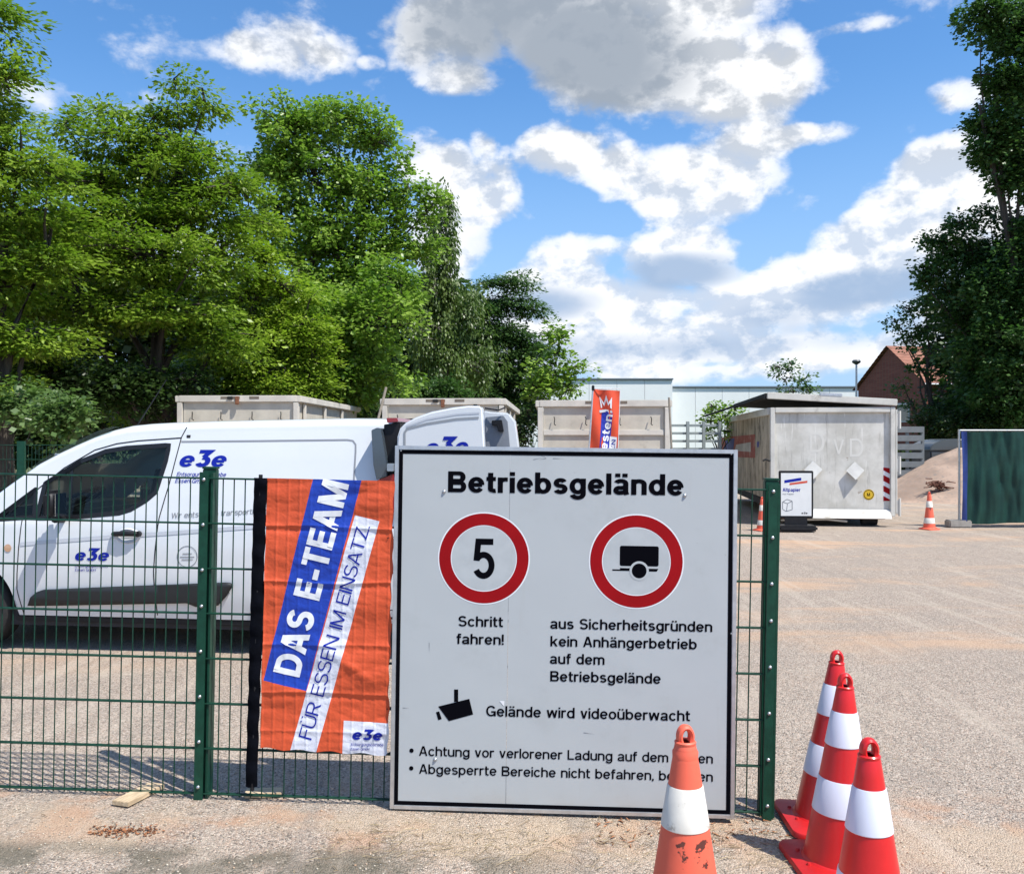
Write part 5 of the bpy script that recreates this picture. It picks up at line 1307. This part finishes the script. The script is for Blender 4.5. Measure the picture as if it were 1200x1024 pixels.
# ---- site fence with tarpaulin
def site_fence():
    s = 61.5; Y = F/s; x0 = (1124-600)/s; t = empty('site_fence', (x0, Y, 0), R(-1)); tag(t, 'mobile site fence hung with dark green tarpaulin on a concrete foot', 'site fence')
    Z = lambda y: EYE-(y-YH)/s; w = 3.45; zt_, zb_ = Z(504.3), Z(612.5)
    for x in (0, w): MB().tube([(x, 0, .02), (x, 0, zt_+.02)], .022, 8).build('upright', M['gal'], t, True)
    for z in (zt_, zb_+.02): MB().tube([(0, 0, z), (w, 0, z)], .018, 8).build('cross_tube', M['gal'], t, True)
    mb = MB()
    for i in range(1, int(w/.1)): mb.tube([(i*.1, .0, zb_), (i*.1, .0, zt_)], .002, 4, False)
    for i in range(1, 10): mb.tube([(0, .004, zb_+i*(zt_-zb_)/10), (w, .004, zb_+i*(zt_-zb_)/10)], .002, 4, False)
    tag(mb.build('wire_mesh', M['gal'], t), kind='stuff')
    nx, ny = 150, 60; vs = []
    for j in range(ny+1):
        b = j/ny
        for i in range(nx+1):
            a = i/nx; x = .01+a*(w-.02)
            d = -.07-.07*noise.noise(Vector((x*3.4+.7*b, b*.8, 3)))*(.5+b)-.035*noise.noise(Vector((x*8+1.2*b, b*.9, 9)))-.10*abs(noise.noise(Vector((x*2.6-b*.9, b*.6, 5))))-.035*abs(noise.noise(Vector((x*5+b*1.5, b*1.6, 15))))-.012*noise.noise(Vector((x*17, b*4, 1)))
            z = zt_-.02-b*(zt_-zb_-.02)-.02*math.sin(a*w*6.28/1.1)**2*(1-b)*.6-.03*b*noise.noise(Vector((x*1.3, 0, 0)))
            vs.append((x, d, z))
    fs = [(j*(nx+1)+i, (j+1)*(nx+1)+i, (j+1)*(nx+1)+i+1, j*(nx+1)+i+1) for j in range(ny) for i in range(nx)]
    k = 4; f1 = [f for f in fs if f[0] % (nx+1) >= k]; f2 = [f for f in fs if f[0] % (nx+1) < k]
    MB().add(vs, f1).build('tarpaulin', mat('green tarpaulin', (.006, .038, .029), .5, 0, .25, 2.5, .12, 30, spec=.3), t, True, angle=180)
    MB().add(vs, f2).build('blue_edge', mat('blue tarpaulin edge', (.012, .035, .18), .5, 0, .2, 3), t, True, angle=180)
    MB().box((-.02, 0, .07), (.42, .24, .14)).build('concrete_foot', mat('concrete', (.30, .28, .25), .9, 0, .15, 8), t, bevel=.02)
    MB().box((w, 0, .07), (.42, .24, .14)).build('concrete_foot', mat('concrete', (.30, .28, .25), .9, 0, .15, 8), t, bevel=.02)
site_fence()

# ================================================================ BUILDINGS
def warehouse():
    Y = 80.0; t = empty('warehouse', (0, Y, 0)); tag(t, 'long pale flat roofed warehouse behind the containers', 'warehouse')
    mc = mat('pale cladding', (.84, .86, .84), .5, 0, .03, .3); mc2 = mat('pale cladding seam', (.70, .73, .72), .5); mt = mat('dark roof edge', (.14, .17, .19), .5)
    def block(p0, p1, y0, y1, dep, off):
        x0, x1 = W(p0, 0, Y).x, W(p1, 0, Y).x; h = EYE-(y0-YH)*Y/F; n = max(1, round((x1-x0)/2.4)); pw = (x1-x0)/n; q = None
        MB().box(((x0+x1)/2, off+dep/2+.1, h/2-.05), (x1-x0-.02, dep, h-.1)).build('wall', mc2, t)
        for k in range(n):
            if q is None: q = c = MB().box((0, off, h/2-.05), (pw-.03, .12, h-.12)).build('cladding_panel', mc, t)
            else: c = q.copy(); col.objects.link(c); c.parent = t
            c.location = (x0+pw*(k+.5), 0, 0)
        MB().box(((x0+x1)/2, off+dep/2, h), (x1-x0+.1, dep+.4, .14)).build('roof_edge', mt, t)
    block(560, 788, 444.3, 444, 30, 0); block(789, 1016, 451.5, 452, 24, 2.5)
warehouse()
def house():
    C = Vector((26.7, 58, 0)); D = Vector((25.35, 65.6, 0)); e = Vector((.985, .175, 0)); Rr_ = C+e*9.5; S = D+e*9.5
    t = empty('brick_house', tuple(C)); tag(t, 'red brick house with tiled gable roof behind the right trees', 'house')
    he, ha = 5.55, 8.15; o = C
    L = lambda v, z: (v.x-o.x, v.y-o.y, z)
    m = bpy.data.materials.new('red brick'); m.use_nodes = True; nt = m.node_tree; E.nt = nt; b = nt.nodes['Principled BSDF']
    tc = nt.nodes.new('ShaderNodeTexCoord'); mp = nt.nodes.new('ShaderNodeMapping'); mp.inputs['Rotation'].default_value = (R(90), 0, 0); nt.links.new(tc.outputs['Object'], mp.inputs[0])
    br_ = nt.nodes.new('ShaderNodeTexBrick'); br_.inputs['Scale'].default_value = 4; nt.links.new(mp.outputs[0], br_.inputs[0])
    br_.inputs['Color1'].default_value = (.20, .05, .032, 1); br_.inputs['Color2'].default_value = (.27, .08, .05, 1); br_.inputs['Mortar'].default_value = (.2, .12, .09, 1)
    nt.links.new(br_.outputs[0], b.inputs['Base Color']); b.inputs['Roughness'].default_value = .9
    M1 = (C+D)/2; M2 = (Rr_+S)/2
    MB().add([L(C, 0), L(D, 0), L(D, he), L(M1, ha), L(C, he)], [(0, 1, 2, 3, 4)]).build('gable_wall', m, t)
    MB().add([L(Rr_, 0), L(S, 0), L(S, he), L(M2, ha), L(Rr_, he)], [(4, 3, 2, 1, 0)]).build('gable_wall', m, t)
    MB().add([L(C, 0), L(Rr_, 0), L(Rr_, he), L(C, he)], [(0, 1, 2, 3)]).build('wall', m, t); MB().add([L(D, 0), L(S, 0), L(S, he), L(D, he)], [(3, 2, 1, 0)]).build('wall', m, t)
    mt = mat('orange roof tiles', (.26, .115, .075), .85, 0, .25, 1.5)
    rf = None; dn = (C-D).normalized()
    def slope(a, b, c, d, par):
        n = 12
        for k in range(n):        # tile courses, each lapping the one below
            f0, f1 = k/n, (k+1.15)/n; f1 = min(f1, 1)
            p = [a.lerp(d, f0), b.lerp(c, f0), b.lerp(c, f1), a.lerp(d, f1)]; up = Vector((0, 0, .06)); lo = [p[0]+up, p[1]+up, p[2]+up*.4, p[3]+up*.4]
            MB().add([tuple(v) for v in lo+[p[0], p[1]]], [(0, 1, 2, 3), (4, 5, 1, 0)]).build('tile_course', mt, par)
    rf = empty('roof'); rf.parent = t
    V3 = lambda v, z: Vector(L(v, z))
    Cc = C+dn*.35-e*.25; Dd = D-dn*.35-e*.25; Re = Rr_+dn*.35+e*.25; Se = S-dn*.35+e*.25; Ma = M1-e*.25; Mb_ = M2+e*.25
    slope(V3(Cc, he-.15), V3(Re, he-.15), V3(Mb_, ha+.08), V3(Ma, ha+.08), rf); slope(V3(Se, he-.15), V3(Dd, he-.15), V3(Ma, ha+.08), V3(Mb_, ha+.08), rf)
    mb = MB(); mb.tube([V3(Cc, he-.2)-e*0, V3(Re, he-.2)], .07, 8); mb.build('gutter', M['gal'], t); MB().tube([V3(C, he-.25)+dn*.12, V3(C, 0)+dn*.12], .05, 8).build('downpipe', M['rubber'], t)
    mg = mat('window pane', (.05, .07, .07), .05, coat=1); mf = mat('window frame white', (.6, .6, .58), .5)
    for (f, z) in ((.12, 3.3), (.35, 3.3), (.6, 3.3), (.12, 1.0), (.6, 1.0)):
        p = C.lerp(Rr_, f)+dn*.03; a = math.atan2(e.y, e.x); Mx = Matrix.Translation(L(p, z+.6)) @ Matrix.Rotation(a, 4, 'Z')
        wn = MB().box((0, 0, 0), (1.1, .08, 1.3), Mx).build('window', mf, t); MB().box((0, -.045, 0), (.95, .02, 1.15), Mx).build('pane', mg, wn)
    p = D.lerp(C, .72); a = math.atan2((C-D).y, (C-D).x); Mx = Matrix.Translation(L(p, 3.6)-Vector((0, 0, 0)) if False else Vector(L(p, 3.6))-e*.03) @ Matrix.Rotation(a, 4, 'Z')
    wn = MB().box((0, 0, 0), (1.3, .08, 1.3), Mx).build('window', mf, t); MB().box((0, .0, 0), (1.1, .11, 1.1), Mx).build('pane', mg, wn)
house()
def lamp():
    Y = 62.0; p = W(1003.5, 423.5, Y); t = empty('street_lamp', (p.x, Y, 0)); tag(t, 'tall thin street lamp rising beyond the warehouse roof', 'street lamp')
    MB().tube([(0, 0, 0), (0, 0, p.z-.1)], [.10, .07], 8).build('pole', M['gal'], t, True)
    MB().lathe([(0, .12), (.22, .10), (.30, .0), (.26, -.10), (.08, -.22), (0, -.22)], 16, (0, 0, p.z)).build('lamp_head', mat('dark lamp head', (.08, .09, .1), .4), t, True)
lamp()

# ================================================================ TREES
def leaf_cloud(C, n_per, rad, size, style, rg):
    """C: clump centres (n,3) with outward vectors; returns vertices and quads of folded leaves"""
    ctr, outw, rc = C; n = len(ctr); N = n*n_per
    u = rg.normal(size=(n, n_per, 3)); u /= np.linalg.norm(u, axis=2, keepdims=True); r = rg.random((n, n_per, 1))**.42
    sq = {'flat': (1.25, 1.25, .34), 'round': (1, 1, .8), 'droop': (.55, .55, 1.5)}[style]
    off = u*r*np.array(sq)*rc[:, None, None]
    # pull the clump down at its rim for arching sprays
    if style == 'flat': off[..., 2] -= .28*(off[..., 0]**2+off[..., 1]**2)/rc[:, None]
    P_ = (ctr[:, None]+off).reshape(-1, 3)
    d = (u*np.array([1, 1, .25])+outw[:, None]*.5+rg.normal(size=u.shape)*.45).reshape(-1, 3)
    if style == 'droop': d = d*.4+np.array([0, 0, -1.0])
    else: d[:, 2] = d[:, 2]*.5-.25
    d /= np.linalg.norm(d, axis=1, keepdims=True)
    nr = rg.normal(size=(N, 3))*(.38 if style == 'flat' else .6)+np.array([0, 0, 1.0])+(u.reshape(-1, 3))*.35
    s = np.cross(d, nr); s /= np.linalg.norm(s, axis=1, keepdims=True)+1e-9; nn = np.cross(s, d)
    L = size*(.45+1.1*rg.random((N, 1))**1.3); w = L*{'flat': .26, 'round': .40, 'droop': .24}[style]
    V_ = np.stack([P_, P_+d*L*.45+s*w-nn*L*.06, P_+d*L, P_+d*L*.5-s*w-nn*L*.06], 1)
    rnd = np.clip(np.repeat(rg.random(n)*.6, n_per)+rg.random(N)*.4, 0, 1)
    return V_.reshape(-1, 3), np.repeat(rnd, 4)
LM = {}
def leaf_mat(k):
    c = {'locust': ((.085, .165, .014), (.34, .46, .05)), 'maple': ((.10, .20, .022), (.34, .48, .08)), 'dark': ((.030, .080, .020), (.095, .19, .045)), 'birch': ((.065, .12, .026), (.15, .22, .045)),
         'deep': ((.035, .09, .024), (.10, .18, .045)), 'yellow': ((.15, .25, .020), (.32, .42, .045)), 'pale': ((.075, .14, .04), (.15, .23, .07)), 'under': ((.020, .045, .012), (.055, .10, .022))}[k]  # 'under' leaves are darkened to carry the shade beneath the trees
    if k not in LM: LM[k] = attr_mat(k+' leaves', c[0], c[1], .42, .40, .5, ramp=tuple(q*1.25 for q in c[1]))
    return LM[k]
Mbark = mat('bark', (.055, .045, .035), .9, 0, .3, 6, .6, 20, stretch=(3, 3, .6)); Mbark2 = mat('pale bark', (.22, .20, .17), .85, 0, .35, 5, .4, 20)
def clumps(lobes, Y, rc, rg, dens=1.0, s=None, spread=.86):
    s = s or F/Y; ctr = []; out = []
    for lb in lobes:
        px_, py, rx, ry = lb[:4]; dy = lb[4] if len(lb) > 4 else 0; dm = lb[5] if len(lb) > 5 else 1
        c = np.array(W(px_, py, Y))+np.array([0, dy, 0]); a = np.array([rx/s, max(rx, ry)/s*.85, ry/s])
        a = np.maximum(a-rc*.35, rc*.4)
        area = 4*math.pi*(((a[0]*a[1])**1.6+(a[0]*a[2])**1.6+(a[1]*a[2])**1.6)/3)**(1/1.6)
        n = max(3, int(area/(rc*rc)*.62*dens*dm))
        u = rg.normal(size=(n, 3)); u /= np.linalg.norm(u, axis=1, keepdims=True); r = .42+spread*rg.random((n, 1))**1.15
        ctr.append(c+u*a*r); out.append(u)
    ctr = np.concatenate(ctr); out = np.concatenate(out); ok = ctr[:, 2] > .25
    return ctr[ok], out[ok], rc*(.6+.7*rg.random(ok.sum()))
def tree(kind, label, base, Y, lobes, leaf, style, rc=.5, npc=110, size=.13, tr=.18, dens=1.0, cat='tree', bark=None, seed=0, group=None, limbs=True, twig_n=60, tall=.8, spread=.8):
    rg = np.random.default_rng(seed+11); bx = (base-600)*Y/F
    t = empty(kind, (bx, Y, 0)); tag(t, label, cat, group)
    C = clumps(lobes, Y, rc, rg, dens, None, spread); V_, rd = leaf_cloud(C, int(npc*1.5), rc, size*.76, style, rg)
    V_ = V_-np.array([bx, Y, 0]); Fq = np.arange(len(V_)).reshape(-1, 4)
    link('crown', fast_mesh('crown', V_, Fq, rd), leaf_mat(leaf), t)
    b = bark or Mbark; L = [np.array(W(l[0], l[1], Y))-np.array([bx, Y-(l[4] if len(l) > 4 else 0), 0]) for l in lobes]
    top = max(L, key=lambda p: p[2]); H_ = top[2]*tall; rr = random.Random(seed)
    pts = [Vector((0, 0, -.1))]; n = 8
    for i in range(1, n+1):
        f = i/n; pts.append(Vector((top[0]*f**1.6+rr.uniform(-.12, .12)*f, top[1]*f*.7+rr.uniform(-.1, .1), H_*f)))
    MB().tube(pts, [tr*(1-.8*i/n) for i in range(n+1)], 9).build('trunk', b, t, True)
    if limbs:
        mb = MB(); ctr = C[0]-np.array([bx, Y, 0])
        lp = []
        for p in L:
            p = Vector(p); z0 = min(H_*.9, max(.25*H_, p.z-.25*H_-.8)); f = z0/H_; k = min(n-1, int(f*n)); q = pts[k].lerp(pts[k+1], f*n-k)
            m = q.lerp(p, .5)+Vector((rr.uniform(-.2, .2), rr.uniform(-.2, .2), rr.uniform(-.1, .25))); r0 = tr*(1-.8*f)*.55
            mb.tube([q, q.lerp(m, .5)+Vector((0, 0, .06)), m, m.lerp(p, .6), p], [r0, r0*.8, r0*.6, r0*.4, r0*.2], 6, False); lp.append(p); lp.append(m)
        idx = rg.choice(len(ctr), min(len(ctr), twig_n*4), replace=False)
        for i in idx:
            c = Vector(ctr[i]); q = min(lp, key=lambda a: (a-c).length); m = q.lerp(c, .55)+Vector((rr.uniform(-.15, .15), rr.uniform(-.15, .15), rr.uniform(0, .12)))
            mb.tube([q, m, c], [.035, .022, .008], 4, False)
        tag(mb.build('branches', b, t, True), kind='stuff')
    return t
tree('locust_tree', 'tall locust tree at the left picture edge with arching sprays', 5, 15.5,
     [(-10, 20, 42, 40), (5, 95, 40, 45), (-20, 150, 60, 50), (25, 195, 70, 36), (10, 250, 85, 42), (55, 300, 50, 30), (0, 330, 80, 45), (30, 395, 70, 35), (-90, 80, 80, 110), (-110, 250, 90, 130), (10, 450, 60, 30), (-60, 400, 70, 80)],
     'locust', 'flat', .45, 130, .14, .20, dens=1.15, seed=1)
tree('locust_tree', 'broad locust tree with layered sprays and a spreading flat top', 175, 19,
     [(205, 98, 34, 24), (185, 135, 48, 24), (240, 122, 26, 12, 0, .7), (115, 128, 48, 20, 0, .7), (75, 145, 30, 18), (150, 165, 75, 26), (245, 178, 32, 16, 0, .8), (200, 200, 95, 34), (90, 205, 60, 36), (130, 250, 100, 38), (225, 250, 85, 36), (270, 215, 40, 22),
      (95, 300, 90, 42), (190, 310, 100, 38, -1), (260, 300, 60, 36), (120, 365, 100, 38, -1), (215, 370, 80, 34, -1), (60, 420, 60, 30, -1), (255, 400, 60, 30), (110, 430, 70, 26, 1.5), (190, 440, 70, 26, 1.5), (130, 475, 90, 28, 3), (240, 445, 50, 26, 2)],
     'locust', 'flat', .50, 135, .15, .24, dens=1.0, seed=2, twig_n=90)
tree('maple_tree', 'tall round crowned maple with fresh green leaves behind the van', 390, 25,
     [(340, 155, 52, 40), (395, 142, 52, 32), (440, 165, 36, 32), (318, 195, 38, 38), (370, 205, 62, 40), (440, 215, 50, 38), (480, 225, 28, 24), (500, 250, 24, 30), (330, 255, 48, 38), (400, 270, 65, 40), (465, 280, 50, 36), (360, 315, 60, 40), (430, 335, 62, 38),
      (480, 350, 36, 36, -2), (400, 385, 70, 42, -2), (455, 400, 46, 46, -2.5), (350, 400, 50, 40), (440, 450, 60, 35, -2), (380, 450, 60, 30, -2)],
     'maple', 'round', .46, 90, .15, .26, dens=1.0, seed=3, twig_n=90)
tree('locust_tree', 'yellow green young locust tree leaning right over the beige container', 310, 21,
     [(300, 262, 34, 24), (290, 300, 48, 28), (330, 335, 50, 26), (300, 355, 60, 30), (355, 380, 44, 24), (320, 405, 66, 28), (365, 425, 34, 20), (270, 430, 70, 30), (330, 450, 60, 20)],
     'yellow', 'flat', .45, 130, .13, .14, dens=1.3, seed=4)
tree('birch_tree', 'slim birch tree with hanging twigs right of the maple', 525, 28,
     [(522, 238, 13, 14), (520, 262, 18, 26), (525, 300, 16, 28), (508, 300, 22, 34), (515, 345, 30, 36), (540, 370, 36, 36), (515, 400, 38, 40), (545, 430, 46, 40)],
     'birch', 'droop', .5, 120, .14, .16, dens=1.4, seed=5, bark=Mbark2)
tree('sumac_tree', 'dark layered tree standing right of the birch', 590, 31,
     [(600, 328, 26, 9, 0, 1.3), (572, 330, 14, 8), (590, 348, 40, 14), (620, 362, 26, 11), (565, 372, 34, 18), (605, 388, 42, 16), (560, 400, 40, 24), (618, 412, 36, 18), (590, 430, 50, 26), (555, 455, 50, 26), (625, 450, 34, 24), (600, 478, 60, 22)],
     'deep', 'flat', .55, 130, .16, .18, dens=1.4, seed=6)
tree('young_tree', 'small light green tree leaning before the warehouse wall', 628, 25,
     [(655, 395, 12, 9), (650, 415, 18, 12), (672, 432, 17, 10), (652, 440, 20, 14), (636, 425, 16, 20), (630, 455, 22, 22), (668, 452, 10, 7, 0, .6)],
     'maple', 'round', .40, 62, .16, .08, seed=7, twig_n=24)
# right-hand side
tree('oak_tree', 'tall dark tree filling the right picture edge', 1215, 32,
     [(1150, 12, 38, 14), (1190, 25, 50, 30), (1230, 60, 70, 60), (1165, 62, 34, 16, 0, .6), (1180, 100, 46, 34), (1165, 140, 40, 28), (1158, 170, 34, 26), (1195, 170, 50, 40), (1205, 212, 32, 28, 0, .9), (1180, 215, 16, 14, 0, .6), (1205, 270, 36, 30), (1215, 320, 60, 60), (1185, 345, 60, 40), (1200, 410, 80, 50), (1190, 470, 70, 40), (1290, 150, 80, 130), (1300, 350, 80, 140)],
     'dark', 'round', .70, 170, .19, .27, dens=.95, spread=.6, seed=8, twig_n=60)
tree('ash_tree', 'dark middle tree reaching left toward the brick house', 1140, 34,
     [(1128, 262, 28, 15), (1160, 250, 22, 12), (1100, 285, 26, 16), (1140, 295, 50, 26), (1095, 315, 30, 18), (1080, 330, 20, 12), (1130, 335, 45, 26), (1165, 330, 40, 40), (1135, 372, 30, 20), (1160, 390, 50, 36), (1150, 425, 40, 30), (1165, 460, 46, 36), (1145, 485, 40, 26), (1185, 300, 40, 50)],
     'dark', 'round', .55, 110, .17, .22, dens=.9, spread=.6, seed=9)
tree('slender_tree', 'thin open crowned tree in front of the brick house', 1092, 35,
     [(1065, 362, 22, 9, 0, .8), (1085, 352, 18, 9), (1050, 378, 17, 9), (1075, 388, 28, 11, 0, .8), (1098, 375, 18, 12, 0, .6), (1060, 402, 22, 9, 0, .8), (1095, 410, 22, 12, 0, .4), (1078, 432, 22, 9, 0, .6), (1060, 455, 22, 8, 0, .5), (1112, 445, 16, 16, 0, .6), (1100, 480, 30, 20), (1070, 472, 16, 6, 0, .6)],
     'dark', 'round', .42, 40, .16, .16, spread=.6, seed=10, twig_n=40)
tree('sapling', 'small airy tree top showing above the grey container lid', 928, 30,
     [(912, 430, 8, 8, 0, .7), (928, 428, 9, 8, 0, .7), (920, 446, 14, 9, 0, .7), (940, 446, 12, 9, 0, .7), (948, 458, 8, 6, 0, .7), (925, 462, 20, 8, 0, .7)],
     'deep', 'round', .34, 30, .14, .05, seed=11, twig_n=14)
tree('sapling', 'low leafy bush beside the slatted gate and grey container', 845, 24,
     [(836, 478, 9, 8), (850, 488, 14, 11), (834, 494, 11, 9), (862, 480, 8, 8), (848, 505, 16, 12)],
     'maple', 'round', .30, 42, .12, .05, seed=12, twig_n=14)
def bush(label, px_, py, rx, ry, Y, leaf, style='round', seed=0, npc=95, size=.12, rc=.42, n=4):
    rr = random.Random(seed); L = [(px_+rr.uniform(-.45, .45)*rx, py+rr.uniform(-.2, .5)*ry, rx*.62, ry*.6) for _ in range(n)]
    tree('bush', label, px_, Y, L, leaf, style, rc, npc, size, .05, 1.0, 'bush', None, seed+40, 'bushes under the trees on the left' if px_ < 660 else 'dark bushes under the trees on the right', True, 12, .6)
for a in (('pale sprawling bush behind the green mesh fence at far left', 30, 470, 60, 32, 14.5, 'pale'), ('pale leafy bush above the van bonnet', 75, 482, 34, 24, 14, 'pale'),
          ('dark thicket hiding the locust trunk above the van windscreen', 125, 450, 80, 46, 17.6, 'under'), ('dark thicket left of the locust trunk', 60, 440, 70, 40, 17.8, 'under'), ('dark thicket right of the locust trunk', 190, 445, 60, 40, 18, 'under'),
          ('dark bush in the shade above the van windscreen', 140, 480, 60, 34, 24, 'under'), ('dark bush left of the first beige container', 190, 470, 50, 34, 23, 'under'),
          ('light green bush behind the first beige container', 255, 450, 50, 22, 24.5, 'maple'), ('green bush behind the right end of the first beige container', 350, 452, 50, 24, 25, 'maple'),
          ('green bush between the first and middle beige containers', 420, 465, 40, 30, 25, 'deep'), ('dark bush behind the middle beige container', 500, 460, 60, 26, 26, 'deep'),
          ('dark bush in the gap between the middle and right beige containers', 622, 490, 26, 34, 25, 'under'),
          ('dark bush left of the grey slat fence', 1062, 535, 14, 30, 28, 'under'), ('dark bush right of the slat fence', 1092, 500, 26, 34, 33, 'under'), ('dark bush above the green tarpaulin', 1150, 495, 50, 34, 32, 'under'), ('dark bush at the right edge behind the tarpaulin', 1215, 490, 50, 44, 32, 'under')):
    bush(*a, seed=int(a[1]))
def wood(label, Y, spans, leaf, seed):
    rg = np.random.default_rng(seed); lb = []
    for (x0, x1, yt, yb, st) in spans:
        x = x0
        while x <= x1:
            y = yt+rg.random()*30
            while y < yb: lb.append((x+rg.random()*20, y, st*.85, st*.75, rg.random()*3)); y += st*.7
            x += st*.7
    C = clumps(lb, Y, 1.1, rg, .9); V_, rd = leaf_cloud(C, 110, 1.1, .34, 'round', rg)
    o = link('woodland', fast_mesh('woodland', V_, np.arange(len(V_)).reshape(-1, 4), rd), leaf_mat(leaf)); tag(o, label, 'woodland', kind='stuff')
wood('dense dark wood added behind the trees on the left', 36, [(-220, 60, 240, 540, 60), (60, 300, 330, 540, 50), (300, 520, 330, 540, 50), (520, 600, 430, 540, 40)], 'under', 5)  # added wood blocks light and darkens the gaps under the crowns
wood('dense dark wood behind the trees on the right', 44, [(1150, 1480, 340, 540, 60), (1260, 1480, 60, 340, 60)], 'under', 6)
